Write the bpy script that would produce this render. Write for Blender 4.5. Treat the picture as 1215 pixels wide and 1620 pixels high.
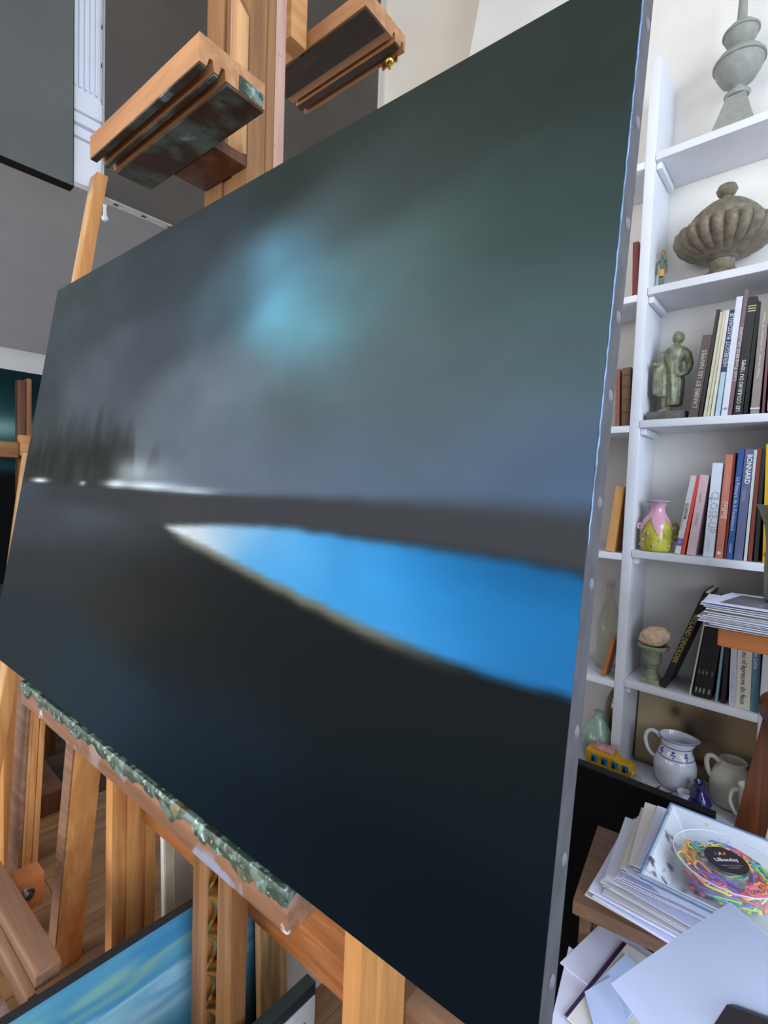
import bpy, bmesh, math, random
from mathutils import Vector, Matrix, noise
random.seed(7)
for o in list(bpy.data.objects): bpy.data.objects.remove(o, do_unlink=True)
SC = bpy.context.scene
COL = SC.collection
V = Vector
# ------------------------------------------------------------------ camera
CX, CY, F = 607.5, 810.0, 784.57
YAW, PITCH, ROLL = math.radians(41.617), math.radians(2.848), math.radians(-2.0166)
EYE = V((0, 0, 1.5))
cf = V((-math.sin(YAW)*math.cos(PITCH), math.cos(YAW)*math.cos(PITCH), -math.sin(PITCH)))
r0 = V((math.cos(YAW), math.sin(YAW), 0)); d0 = cf.cross(r0)
cr = math.cos(ROLL)*r0 + math.sin(ROLL)*d0
cd = -math.sin(ROLL)*r0 + math.cos(ROLL)*d0
cam = bpy.data.cameras.new('camera'); camo = bpy.data.objects.new('camera', cam); COL.objects.link(camo)
cam.sensor_fit = 'VERTICAL'; cam.sensor_height = 24.0; cam.lens = F/1620*24.0; cam.clip_start = .01; cam.clip_end = 60
M = Matrix(((cr.x, -cd.x, -cf.x, EYE.x), (cr.y, -cd.y, -cf.y, EYE.y), (cr.z, -cd.z, -cf.z, EYE.z), (0, 0, 0, 1)))
camo.matrix_world = M
SC.camera = camo
# ------------------------------------------------------------------ light
w = bpy.data.worlds.new('world'); SC.world = w; w.use_nodes = True
w.node_tree.nodes['Background'].inputs[0].default_value = (.86, .93, 1.0, 1)
w.node_tree.nodes['Background'].inputs[1].default_value = .86
def area(name, loc, target, sx, sy, power, color):
    l = bpy.data.lights.new(name, 'AREA'); l.shape = 'RECTANGLE'; l.size = sx; l.size_y = sy; l.energy = power; l.color = color
    o = bpy.data.objects.new(name, l); COL.objects.link(o); o.location = loc
    o.rotation_euler = (V(target)-V(loc)).to_track_quat('-Z', 'Y').to_euler()
    return o
area('window_daylight', (2.3, -.5, 2.1), (-.3, 1.3, 1.3), 1.6, 2.2, 104, (.72, .84, 1.0))
area('rear_warm_fill', (-1.6, -2.6, 2.2), (-1.6, 1.0, 2.0), 2.4, 2.2, 68, (1.0, .95, .88))  # added warm fill that brightens the far wall, not a known window
area('side_room_fill', (-3.9, -2.7, 1.5), (-3.9, 1.0, 1.7), 2.2, 2.2, 85, (.95, .97, 1.0))  # added fill to lift the dark side-room ceiling, no window seen there
SC.view_settings.view_transform = 'Standard'; SC.view_settings.look = 'None'
SC.view_settings.exposure = 0.0; SC.view_settings.gamma = 1.0; SC.view_settings.use_curve_mapping = False

# ------------------------------------------------------------------ frames: pixels of the photo meet real planes
def ray(x, y): return cf*F + cr*(x-CX) + cd*(y-CY)
def on_plane(x, y, p0, n):
    v = ray(x, y); return EYE + v*((V(p0)-EYE).dot(n)/v.dot(n))
def ax(x, y, X): return on_plane(x, y, (X, 0, 0), V((1, 0, 0)))
def ay(x, y, Y): return on_plane(x, y, (0, Y, 0), V((0, 1, 0)))
def az(x, y, Z): return on_plane(x, y, (0, 0, Z), V((0, 0, 1)))
cy_, ct_ = math.radians(3.577), math.radians(8.864)
H = V((math.cos(cy_), math.sin(cy_), 0)); BK = V((-math.sin(cy_), math.cos(cy_), 0)); UP = V((0, 0, 1))
VV = math.cos(ct_)*UP + math.sin(ct_)*BK; NN = H.cross(VV)
BL = V((-1.644743, .285625, 1.02015))
def E(u, D, z): p = BL + u*H + D*BK; return V((p.x, p.y, z))       # easel frame: along canvas, behind it, height
def T(u, v, w): return BL + u*H + v*VV - w*NN                      # canvas frame: along, up the tilt, behind the front
def ae(x, y, D): return on_plane(x, y, BL + D*BK, BK)

# ------------------------------------------------------------------ materials
def lin(c):
    return tuple(((v/255)/12.92 if v/255 <= .04045 else ((v/255+.055)/1.055)**2.4) for v in c) + (1,)
class Nt:
    def __init__(s, name):
        s.m = bpy.data.materials.new(name); s.m.use_nodes = True; s.t = s.m.node_tree; s.b = s.t.nodes['Principled BSDF']
    def n(s, t, **k):
        o = s.t.nodes.new(t)
        for a, b in k.items():
            if a.startswith('i_'): o.inputs[a[2:]].default_value = b
            else: setattr(o, a, b)
        return o
    def l(s, a, b): s.t.links.new(a, b)
    def ramp(s, stops):
        o = s.n('ShaderNodeValToRGB'); e = o.color_ramp.elements
        while len(e) < len(stops): e.new(.5)
        for q, (p, c) in zip(e, stops): q.position = p; q.color = c
        return o
def mapping(s, scale):
    tc = s.n('ShaderNodeTexCoord'); mp = s.n('ShaderNodeMapping'); mp.inputs['Scale'].default_value = scale
    s.l(tc.outputs['Object'], mp.inputs[0]); return mp.outputs[0]
def plain(name, c, rough=.6, var=.06, scale=20, bump=0.0, metal=0.0, coat=0.0, spec=.5):
    s = Nt(name); nz = s.n('ShaderNodeTexNoise'); nz.inputs['Scale'].default_value = scale; nz.inputs['Detail'].default_value = 4
    s.l(mapping(s, (1, 1, 1)), nz.inputs['Vector'])
    a = lin(c); lo = tuple(max(0, v*(1-var*2)) for v in a[:3])+(1,); hi = tuple(min(1, v*(1+var*2)) for v in a[:3])+(1,)
    r = s.ramp([(.3, lo), (.7, hi)]); s.l(nz.outputs[0], r.inputs[0]); s.l(r.outputs[0], s.b.inputs['Base Color'])
    s.b.inputs['Roughness'].default_value = rough; s.b.inputs['Metallic'].default_value = metal
    s.b.inputs['Coat Weight'].default_value = coat; s.b.inputs['Specular IOR Level'].default_value = spec
    if bump:
        b = s.n('ShaderNodeBump'); b.inputs['Strength'].default_value = bump; b.inputs['Distance'].default_value = .004
        s.l(nz.outputs[0], b.inputs['Height']); s.l(b.outputs[0], s.b.inputs['Normal'])
    return s.m
def wood(name, c1, c2, axis='z', rough=.5, fine=1.0, stain=None, soft=.06):
    s = Nt(name)
    sc = {'z': (38, 38, 2.2), 'x': (2.2, 38, 38), 'y': (38, 2.2, 38)}[axis]
    mp = mapping(s, tuple(v*fine for v in sc))
    nz = s.n('ShaderNodeTexNoise'); nz.inputs['Scale'].default_value = 1.0; nz.inputs['Detail'].default_value = 6; nz.inputs['Roughness'].default_value = .62
    nz.inputs['Distortion'].default_value = .5
    s.l(mp, nz.inputs['Vector'])
    r = s.ramp([(.30, lin(c2)), (.50, lin(tuple((a+b)/2 for a, b in zip(c1, c2)))), (.66, lin(c1))])
    s.l(nz.outputs[0], r.inputs[0]); out = r.outputs[0]
    if stain:   # (scale, threshold, colour list) : dried paint on the wood
        for k, (sc_, th, c) in enumerate(stain):
            n2 = s.n('ShaderNodeTexNoise'); n2.inputs['Scale'].default_value = sc_; n2.inputs['Detail'].default_value = 5; n2.noise_dimensions = '4D'; n2.inputs['W'].default_value = k*3.7
            s.l(mapping(s, (1, 1, 1)), n2.inputs['Vector'])
            mr = s.n('ShaderNodeMapRange'); mr.inputs[1].default_value = th; mr.inputs[2].default_value = th+soft; s.l(n2.outputs[0], mr.inputs[0])
            mx = s.n('ShaderNodeMix', data_type='RGBA'); s.l(mr.outputs[0], mx.inputs[0]); s.l(out, mx.inputs[6]); mx.inputs[7].default_value = lin(c); out = mx.outputs[2]
    s.l(out, s.b.inputs['Base Color']); s.b.inputs['Roughness'].default_value = rough
    b = s.n('ShaderNodeBump'); b.inputs['Strength'].default_value = .15; b.inputs['Distance'].default_value = .001; s.l(nz.outputs[0], b.inputs['Height']); s.l(b.outputs[0], s.b.inputs['Normal'])
    return s.m
def vcol(name, rough=.5, weave=0.0, spec=.5, gain=(1, 1, 1)):
    s = Nt(name); a = s.n('ShaderNodeVertexColor', layer_name='Col'); g = s.n('ShaderNodeMix', data_type='RGBA', blend_type='MULTIPLY'); g.inputs[0].default_value = 1; s.l(a.outputs[0], g.inputs[6]); g.inputs[7].default_value = tuple(gain)+(1,)
    s.l(g.outputs[2], s.b.inputs['Base Color'])
    s.b.inputs['Roughness'].default_value = rough; s.b.inputs['Specular IOR Level'].default_value = spec
    if weave:
        mp = mapping(s, (1, 1, 1)); nz = s.n('ShaderNodeTexNoise'); nz.inputs['Scale'].default_value = 700; nz.inputs['Detail'].default_value = 2; s.l(mp, nz.inputs['Vector'])
        b = s.n('ShaderNodeBump'); b.inputs['Strength'].default_value = weave; b.inputs['Distance'].default_value = .0006; s.l(nz.outputs[0], b.inputs['Height']); s.l(b.outputs[0], s.b.inputs['Normal'])
    return s.m
def glass(name, c, rough=.05, trans=1.0, ior=1.45):
    s = Nt(name); s.b.inputs['Base Color'].default_value = lin(c); s.b.inputs['Transmission Weight'].default_value = trans
    s.b.inputs['Roughness'].default_value = rough; s.b.inputs['IOR'].default_value = ior
    nz = s.n('ShaderNodeTexNoise'); nz.inputs['Scale'].default_value = 30; b = s.n('ShaderNodeBump'); b.inputs['Strength'].default_value = .05
    s.l(nz.outputs[0], b.inputs['Height']); s.l(b.outputs[0], s.b.inputs['Normal'])
    return s.m
def clear(name, c, alpha, rough=.08):
    s = Nt(name); s.b.inputs['Base Color'].default_value = lin(c); s.b.inputs['Alpha'].default_value = alpha; s.b.inputs['Roughness'].default_value = rough
    return s.m

MT = {}
MT['wood_z'] = wood('oiled_beech_upright', (220, 162, 100), (188, 124, 68), 'z')
MT['wood_x'] = wood('oiled_beech_rail', (186, 120, 68), (142, 84, 42), 'x')
MT['wood_y'] = wood('oiled_beech_side', (212, 156, 98), (180, 120, 68), 'y')
MT['wood_mast'] = wood('oiled_mast_wood', (158, 112, 70), (118, 78, 44), 'z')
MT['wood_pale2'] = wood('tan_splice_wood', (206, 162, 116), (176, 128, 84), 'z')
MT['wood_pale'] = wood('pale_pine', (224, 186, 138), (190, 142, 92), 'z')
MT['wood_dark'] = wood('dark_stained_wood', (112, 66, 36), (72, 40, 22), 'z')
MT['wood_brown'] = wood('brown_stool_wood', (110, 58, 28), (72, 36, 18), 'z', rough=.4)
MT['wood_orange'] = wood('orange_board_wood', (206, 130, 76), (176, 100, 52), 'x', fine=.6)
MT['wood_desk'] = wood('desk_walnut', (124, 92, 68), (86, 62, 46), 'x')
MT['wood_tray'] = wood('paint_stained_tray', (160, 116, 88), (118, 80, 56), 'x', stain=[(7, .56, (152, 132, 124)), (12, .60, (148, 150, 166)), (34, .66, (204, 208, 214))])
MT['paint_crust'] = wood('dried_paint_crust', (66, 82, 68), (34, 46, 36), 'x', stain=[(30, .52, (104, 126, 114)), (55, .57, (150, 174, 164)), (90, .62, (208, 222, 216)), (26, .60, (116, 108, 70)), (45, .58, (34, 48, 38))], soft=.08)
MT['holder_wood'] = wood('holder_top_wood', (196, 142, 98), (158, 106, 68), 'x')
MT['holder_under'] = wood('holder_underside', (86, 54, 34), (46, 30, 22), 'x', stain=[(9, .50, (96, 108, 96)), (17, .55, (92, 104, 98)), (26, .62, (168, 182, 194)), (22, .64, (150, 98, 54)), (60, .56, (58, 50, 40))], soft=.13)
MT['holder2_under'] = wood('rear_holder_underside', (70, 50, 36), (40, 34, 28), 'x', stain=[(14, .55, (46, 52, 50)), (30, .70, (90, 100, 98))])
MT['wood_pink'] = wood('scuffed_pink_wood', (206, 172, 158), (176, 134, 116), 'z', stain=[(24, .64, (150, 90, 110))])
MT['wood_worn'] = wood('worn_tray_wood', (158, 120, 94), (118, 86, 66), 'x', stain=[(12, .66, (196, 180, 170))])
MT['floor'] = wood('oak_floor', (150, 112, 78), (112, 80, 54), 'y', rough=.4, fine=.5)
MT['white'] = plain('white_shelf_paint', (226, 228, 236), .45, .02, 8)
MT['wall'] = plain('white_wall_plaster', (228, 224, 218), .85, .02, 5, .05)
MT['cream'] = plain('cream_wall_plaster', (252, 242, 228), .85, .02, 5, .05)
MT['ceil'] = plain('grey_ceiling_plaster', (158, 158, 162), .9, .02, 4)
MT['pilaster'] = plain('pilaster_white', (236, 238, 248), .5, .02, 9)
MT['brass'] = plain('brass', (206, 168, 92), .3, .1, 40, metal=1.0)
MT['steel'] = plain('steel', (176, 174, 168), .3, .06, 60, metal=1.0)
MT['black'] = plain('black_canvas_cloth', (9, 9, 11), .85, .1, 60, spec=.15)
MT['blackedge'] = plain('dark_canvas_edge', (26, 26, 30), .8, .1, 40)
MT['rawcanvas'] = plain('raw_canvas', (206, 206, 200), .9, .05, 30)
MT['greycanvas'] = plain('grey_canvas_back', (176, 160, 146), .9, .06, 18)
MT['sidecanvas'] = plain('grey_primed_canvas_edge', (74, 74, 80), .75, .12, 26, .3)
MT['bluepaint'] = plain('pale_blue_paint', (104, 136, 176), .5, .25, 60)
MT['taupe'] = plain('dark_taupe_paint', (76, 70, 65), .6, .10, 2.2)
MT['greydark'] = plain('grey_dark_paint', (82, 84, 84), .55, .08, 2.5)
MT['paper_blue_cast'] = plain('blue_cast_paper', (194, 213, 255), .7, .012, 6)  # white paper with the blue cast of the light tinted in
MT['paper'] = plain('white_paper', (220, 224, 250), .7, .015, 6)  # slight cool light cast is mixed into this white
MT['paper2'] = plain('off_white_paper', (226, 222, 218), .7, .02, 6)
MT['pages'] = plain('book_pages', (226, 218, 200), .8, .06, 60)
def P(name, *c, **k):
    if name not in MT: MT[name] = plain(name, c, **k)
    return MT[name]

# ------------------------------------------------------------------ mesh helpers
def prism(bm, poly, vec):
    vec = V(vec); a = [bm.verts.new(V(p)) for p in poly]; b = [bm.verts.new(V(p)+vec) for p in poly]; n = len(a); fs = []
    fs.append(bm.faces.new(a)); fs.append(bm.faces.new(b[::-1]))
    for i in range(n): fs.append(bm.faces.new((a[i], b[i], b[(i+1) % n], a[(i+1) % n])))
    bmesh.ops.recalc_face_normals(bm, faces=fs)
    return fs
def hexa(bm, o, a, b, c):
    o, a, b, c = V(o), V(a), V(b), V(c); return prism(bm, [o, o+a, o+a+b, o+b], c)
def ebox(bm, u0, u1, D0, D1, z0, z1):
    return prism(bm, [E(u0, D0, z0), E(u1, D0, z0), E(u1, D1, z0), E(u0, D1, z0)], (0, 0, z1-z0))
def wbox(bm, x0, x1, y0, y1, z0, z1):
    return prism(bm, [(x0, y0, z0), (x1, y0, z0), (x1, y1, z0), (x0, y1, z0)], (0, 0, z1-z0))
def bar(bm, p, q, a, b):
    """square timber from p to q: cross-section spanned by vectors a and b starting at p"""
    p, q, a, b = V(p), V(q), V(a), V(b); return prism(bm, [p, p+a, p+a+b, p+b], q-p)
def lathe(bm, c, prof, n=28, wob=None, capped=True):
    c = V(c); rings = []
    for i, (r, z) in enumerate(prof):
        ring = []
        for k in range(n):
            t = 2*math.pi*k/n; rr = r*(wob(t, z, i) if wob else 1)
            ring.append(bm.verts.new(c+V((rr*math.cos(t), rr*math.sin(t), z))))
        rings.append(ring)
    fs = []
    for a, b in zip(rings, rings[1:]):
        for k in range(n): fs.append(bm.faces.new((a[k], a[(k+1) % n], b[(k+1) % n], b[k])))
    if capped:
        fs.append(bm.faces.new(rings[0][::-1])); fs.append(bm.faces.new(rings[-1]))
    for f in fs: f.smooth = True
    return rings
def tube(bm, pts, rad, n=8, closed=False, caps=True):
    pts = [V(p) for p in pts]; m = len(pts); rads = rad if isinstance(rad, (list, tuple)) else [rad]*m
    rings = []; prev = None
    for i, p in enumerate(pts):
        if closed: t = (pts[(i+1) % m]-pts[i-1])
        else: t = (pts[min(i+1, m-1)]-pts[max(i-1, 0)])
        t.normalize()
        if prev is None:
            a = t.orthogonal().normalized()
        else:
            a = prev-t*prev.dot(t); a = a.normalized() if a.length > 1e-6 else t.orthogonal().normalized()
        prev = a; b = t.cross(a)
        rings.append([bm.verts.new(p+rads[i]*(a*math.cos(2*math.pi*k/n)+b*math.sin(2*math.pi*k/n))) for k in range(n)])
    idx = list(range(m)) + ([0] if closed else [])
    for i, j in zip(idx, idx[1:]):
        for k in range(n):
            f = bm.faces.new((rings[i][k], rings[i][(k+1) % n], rings[j][(k+1) % n], rings[j][k])); f.smooth = True
    if caps and not closed: bm.faces.new(rings[0][::-1]); bm.faces.new(rings[-1])
def smooth(pts, n=6):
    pts = [V(p) for p in pts]; out = []
    for i in range(len(pts)-1):
        p0, p1, p2, p3 = pts[max(i-1, 0)], pts[i], pts[i+1], pts[min(i+2, len(pts)-1)]
        for k in range(n):
            t = k/n; out.append(.5*((2*p1)+(p2-p0)*t+(2*p0-5*p1+4*p2-p3)*t*t+(3*p1-p0-3*p2+p3)*t**3))
    return out+[pts[-1]]
def ball(bm, c, rx, ry=None, rz=None, seg=14, rot=None):
    m = Matrix.Translation(V(c)) @ (rot or Matrix.Identity(4)) @ Matrix.Diagonal((rx, ry or rx, rz or rx, 1))
    r = bmesh.ops.create_uvsphere(bm, u_segments=seg, v_segments=max(6, seg*2//3), radius=1, matrix=m)
    for v in r['verts']:
        for f in v.link_faces: f.smooth = True
def bevel(bm, w, seg=2):
    es = [e for e in bm.edges if len(e.link_faces) == 2 and e.calc_face_angle(0) > .6]
    if es: bmesh.ops.bevel(bm, geom=es, offset=w, segments=seg, profile=.6, affect='EDGES', clamp_overlap=True)

# ------------------------------------------------------------------ scene objects
def root_loc(o):
    while o.parent: o = o.parent
    return o.location
def obj(name, bm, mat, parent=None, kind=None, label=None, bev=0, base=None):
    if bev: bevel(bm, bev)
    me = bpy.data.meshes.new(name)
    if parent is not None: off = root_loc(parent).copy()
    elif base is not None: off = V(base)
    else:
        xs = [v.co for v in bm.verts]
        off = V(((min(v.x for v in xs)+max(v.x for v in xs))/2, (min(v.y for v in xs)+max(v.y for v in xs))/2, min(v.z for v in xs)))
    for v in bm.verts: v.co -= off
    bmesh.ops.recalc_face_normals(bm, faces=bm.faces[:])
    bm.to_mesh(me); bm.free(); me.set_sharp_from_angle(angle=.7)
    o = bpy.data.objects.new(name, me); COL.objects.link(o); me.materials.append(mat)
    if parent is not None: o.parent = parent
    else: o.location = off
    if kind: o['kind'] = kind
    if label: o['label'] = label
    return o
def tag(o, label, cat, group=None):
    o['label'] = label; o['category'] = cat
    if group: o['group'] = group
    return o
def thing(name, label, cat, loc, group=None):
    o = bpy.data.objects.new(name, None); COL.objects.link(o); o.location = V(loc); o.empty_display_size = .05
    return tag(o, label, cat, group)
def struct(name, bm, mat, bev=0, parent=None):
    return obj(name, bm, mat, parent, None if parent else 'structure', bev=bev)
def BM(): return bmesh.new()
def mk(name, mat, parent, fn, bev=0, label=None):
    bm = BM(); fn(bm); return obj(name, bm, mat, parent, bev=bev, label=label)
def text(body, mat, parent, center, xd, yd, length, name='title_lettering', bold=1.0, lift=.0006):
    cu = bpy.data.curves.new('t', 'FONT'); cu.body = body; cu.size = 1; cu.align_x = 'CENTER'; cu.align_y = 'CENTER'; cu.resolution_u = 2
    if bold > 1: cu.offset = .012*(bold-1)
    to = bpy.data.objects.new('t', cu); COL.objects.link(to)
    me = bpy.data.meshes.new_from_object(to); bpy.data.objects.remove(to); bpy.data.curves.remove(cu)
    xs = [v.co.x for v in me.vertices]; ys = [v.co.y for v in me.vertices]
    sc = length/(max(xs)-min(xs)); mx, my = (max(xs)+min(xs))/2, (max(ys)+min(ys))/2
    xd, yd = V(xd).normalized(), V(yd).normalized(); zd = xd.cross(yd); off = root_loc(parent)
    for v in me.vertices: v.co = V(center)+xd*((v.co.x-mx)*sc)+yd*((v.co.y-my)*sc)+zd*lift-off
    o = bpy.data.objects.new(name, me); COL.objects.link(o); o.parent = parent; me.name = name; me.materials.clear(); me.materials.append(mat); return o
def paint_grid(name, o, a, b, nu, nv, fn, mat, parent, thick=None):
    """picture surface: grid spanned by a,b from o, colour attribute from fn(s,t) in sRGB 0-255"""
    o, a, b = V(o), V(a), V(b); off = root_loc(parent); me = bpy.data.meshes.new(name)
    vs = [o+a*(i/nu)+b*(j/nv)-off for j in range(nv+1) for i in range(nu+1)]
    fs = [(j*(nu+1)+i, j*(nu+1)+i+1, (j+1)*(nu+1)+i+1, (j+1)*(nu+1)+i) for j in range(nv) for i in range(nu)]
    me.from_pydata([tuple(v) for v in vs], [], fs)
    at = me.color_attributes.new('Col', 'FLOAT_COLOR', 'POINT')
    dat = []
    for j in range(nv+1):
        for i in range(nu+1): dat.extend(lin(tuple(min(255, max(0, c)) for c in fn(i/nu, j/nv))))
    at.data.foreach_set('color', dat)
    ob = bpy.data.objects.new(name, me); COL.objects.link(ob); ob.parent = parent; me.materials.append(mat); return ob
def sstep(a, b, x):
    t = min(1, max(0, (x-a)/(b-a))); return t*t*(3-2*t)
def mixc(a, b, t): return tuple(p+(q-p)*t for p, q in zip(a, b))
def interp(tab, u):
    if u <= tab[0][0]: return tab[0][1]
    for (a, b), (c, d) in zip(tab, tab[1:]):
        if u <= c: return b+(d-b)*(u-a)/(c-a)
    return tab[-1][1]

# ================================================================== SETTING
HX, HZ = -2.03, 2.515              # header wall over the opening to the side room
b = BM(); wbox(b, -5.45, 2.6, -3.0, 4.2, -.06, -.002); floor = struct('floor', b, P('floor_gap', 58, 40, 28, rough=.8))
nb = 0
for ix in range(14):               # floor boards in the strip seen between the easel legs
    x0 = -2.5+ix*.14; y = -.6+(ix*.37) % .5
    y = -.8
    while y < 2.6:
        L = 1.0+((ix*7+nb*3) % 5)*.08; y1 = min(2.6, y+L)
        b = BM(); wbox(b, x0+.001, x0+.139, y+.001, y1-.001, -.012, .0); obj('floor_board', b, MT['floor'], floor); nb += 1; y = y1
b = BM(); wbox(b, -5.45, 2.6, -3.0, 4.2, 4.7, 4.8); struct('ceiling', b, MT['wall'])
# shelf wall: its free end slants
pA, pB = ay(759, 0, 1.78), ay(743, 86, 1.78); sl = (pB.x-pA.x)/(pB.z-pA.z)
b = BM(); prism(b, [(pA.x+sl*(0-pA.z), 1.78, 0), (2.6, 1.78, 0), (2.6, 1.78, 4.7), (pA.x+sl*(4.7-pA.z), 1.78, 4.7)], (0, .12, 0)); struct('wall_back', b, MT['wall'])
b = BM(); wbox(b, HX-.12, 2.6, 2.12, 2.22, 0, 4.7); struct('wall_far', b, MT['cream'])
b = BM(); wbox(b, HX-.12, HX, -3.0, 2.12, HZ+.05, 4.7); struct('wall_left', b, MT['wall'])
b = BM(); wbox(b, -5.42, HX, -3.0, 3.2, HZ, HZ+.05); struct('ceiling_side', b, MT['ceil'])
FX = -5.297
b = BM(); wbox(b, FX-.1, FX, -3.0, 3.2, 0, HZ); struct('wall_side', b, P('side_wall_white', 224, 224, 226, rough=.85, var=.012, scale=4))
b = BM()                            # cove moulding between the side-room ceiling and its wall
cv = [(FX, HZ-.15), (FX+.03, HZ-.15), (FX+.034, HZ-.135)] + [(FX+.30-.265*math.cos(t), HZ-.27+.268*math.sin(t)) for t in [math.pi/2*k/8 for k in range(4, 9)]] + [(FX+.30, HZ), (FX, HZ)]
prism(b, [(x, -3.0, z) for x, z in cv], (0, 6.2, 0)); struct('trim_1', b, P('side_wall_white', 224, 224, 226))
# fluted white pilaster on the header wall
y0, y1 = ax(112, 200, HX+.02).y, ax(166, 200, HX+.02).y
pil = thing('trim_2', 'x', 'x', (HX, (y0+y1)/2, HZ)); del pil['label']; del pil['category']; pil['kind'] = 'structure'
zb = ax(140, 152, HX+.02).z
mk('shaft', MT['pilaster'], pil, lambda b: wbox(b, HX, HX+.012, y0, y1, zb, 4.6))
for k in range(6):
    yk = y0+(y1-y0)*(.06+k*.16)
    mk('flute_rib', MT['pilaster'], pil, lambda b: wbox(b, HX+.012, HX+.022, yk, yk+(y1-y0)*.09, zb+.015, 4.6), bev=.003)
zs = [HZ, HZ+.035, zb-.16, zb-.13, zb-.115, zb-.085, zb-.07, zb]
dp = [.034, .022, .034, .018, .034, .018, .028]
for k in range(7):
    mk('base_moulding', MT['pilaster'], pil, lambda b: wbox(b, HX, HX+dp[k], y0-.002, y1+.002, zs[k]+.0005, zs[k+1]-.0005), bev=.003)

# ================================================================== DARK CANVASES HIGH ON THE HEADER WALL
def wall_canvas(name, label, X, ya, yb, z0, z1, facemat, edgemat, th, staples=False):
    t = thing(name, label, 'painting', (X, (ya+yb)/2, z0))
    mk('stretched_edge', edgemat, t, lambda b: wbox(b, X-th, X-.001, ya, yb, z0, z1))
    mk('painted_face', facemat, t, lambda b: wbox(b, X-.001, X+.0015, ya+.003, yb-.003, z0+.003, z1-.003))
    if staples:
        n = 14
        for k in range(n):
            yy = ya+(yb-ya)*(k+.5)/n
            mk('staple', P('staple_dark', 60, 58, 56), t, lambda b: wbox(b, X-th*.62, X-th*.35, yy-.008, yy+.008, z0-.0015, z0+.001))
        for k in range(8):
            zz = z0+.06+k*.13
            mk('staple', P('staple_dark', 60, 58, 56), t, lambda b: wbox(b, X-th*.6, X-th*.4, ya-.0015, ya+.001, zz, zz+.014))
    return t
q = ax(166, 312, -1.985)
wall_canvas('stretched_canvas', 'large taupe canvas with white stapled edges on the wall above the opening', -1.985, q.y-.006, min(2.11, ax(598, 150, -1.985).y), q.z, 4.45, MT['taupe'], MT['rawcanvas'], .042, True)
q = ax(117, 296, -1.93)
wall_canvas('stretched_canvas', 'dark grey canvas with black edge hung beside the white fluted pilaster', -1.93, -.75, q.y, q.z, 3.9, MT['greydark'], MT['black'], .04)

kp = ax(166, 330, -1.99)
tag(obj('hanging_knob', (lambda b: (lathe(b, kp+V((0, 0, -.045)), [(.002, 0), (.009, .004), (.011, .012), (.006, .022), (.005, .05), (.007, .058)], 16), b)[1])(BM()), MT['pilaster']), 'small white turned knob hanging below the corner of the taupe canvas', 'knob')
# ================================================================== MAIN PAINTING
SKY = [(1.463,.92,44,50,46),(1.277,.936,52,58,56),(1.411,1.0,42,47,44),(1.501,.803,46,54,54),(1.141,.884,64,72,74),(.902,.798,70,84,94),(1.036,.765,72,92,102),(1.09,.701,78,96,104),(.709,.93,60,66,72),(.757,.992,56,62,66),(.285,.917,64,70,74),(.533,.936,58,64,69),(.366,.715,74,80,88),(.134,.81,66,72,78),(.624,.74,68,74,82),(.833,.641,94,100,112),(.956,.651,90,98,106),(1.043,.603,80,88,92),(1.209,.749,80,98,102),(1.302,.766,66,80,78),(1.377,.795,54,66,64),(1.423,.699,62,78,78),(1.449,.759,56,70,68),(1.487,.714,54,66,66),(1.323,.611,82,92,98),(1.2,.558,78,90,96),(1.225,.655,84,94,98),(1.435,.586,72,85,92),(1.481,.618,66,80,84),(1.328,.699,78,94,96),(1.394,.658,74,90,92),(1.001,.528,92,100,116),(.877,.55,96,104,118),(1.25,.505,84,98,120),(1.121,.492,88,96,114),(1.412,.503,78,92,114),(1.485,.51,70,88,116),(1.334,.538,82,92,102),(.701,.581,90,96,106),(.496,.631,76,82,90),(.011,.683,60,64,68),(1.223,.917,56,63,62),(1.015,1.002,48,54,52),(1.116,1.028,46,51,48),(1.356,.979,46,51,47)]
LAND = [(.167,.375,62,66,72),(.489,.411,74,78,88),(.758,.404,58,60,64),(.526,.32,50,52,56),(.228,.255,48,52,56),(.966,.351,32,33,36),(.789,.306,38,38,38),(.692,.245,46,46,42),(.284,.144,42,48,54),(1.058,.291,28,30,31),(.92,.205,30,32,34),(.519,.111,40,50,58),(.749,.088,36,48,60),(1.023,.132,26,36,46),(1.197,.226,22,27,30),(1.324,.274,28,28,28),(.965,.048,20,30,40),(1.225,.088,14,23,29),(1.378,.226,22,29,33),(1.469,.279,24,28,30),(1.479,.196,15,24,29),(1.403,.048,11,19,25),(1.492,.074,12,20,25),(1.287,.027,11,20,28),(1.152,.003,15,25,33)]
LAKE = [(.902,.393,205,212,225),(.985,.406,150,190,225),(1.075,.401,95,170,228),(1.108,.369,80,165,228),(1.273,.368,62,150,215),(1.227,.408,70,150,212),(1.354,.395,45,135,200),(1.429,.362,38,130,195),(1.472,.416,35,105,155),(1.484,.401,36,110,160),(1.488,.318,45,120,180),(1.364,.33,55,145,212),(1.489,.362,40,122,186),(1.297,.33,70,155,220),(.80,.402,236,238,244)]
LTOP = [(.769,.404),(.948,.42),(1.095,.427),(1.224,.424),(1.35,.422),(1.435,.421),(1.5,.413)]
LBOT = [(.769,.402),(.924,.377),(1.042,.356),(1.176,.334),(1.281,.318),(1.366,.309),(1.435,.305),(1.499,.306)]
def rbf(tab, u, v, su, sv):
    W = 0; c = [0, 0, 0]
    for a, b_, r, g, bl in tab:
        # brush strokes get finer where the painting is dense with change
        e = ((u-a)/su)**2+((v-b_)/sv)**2; k = math.exp(-e)+1e-4/(1+e)
        W += k; c[0] += k*r; c[1] += k*g; c[2] += k*bl
    return tuple(x/W for x in c)
CW, CH, CT = 1.497, 1.0147, .042
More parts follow.
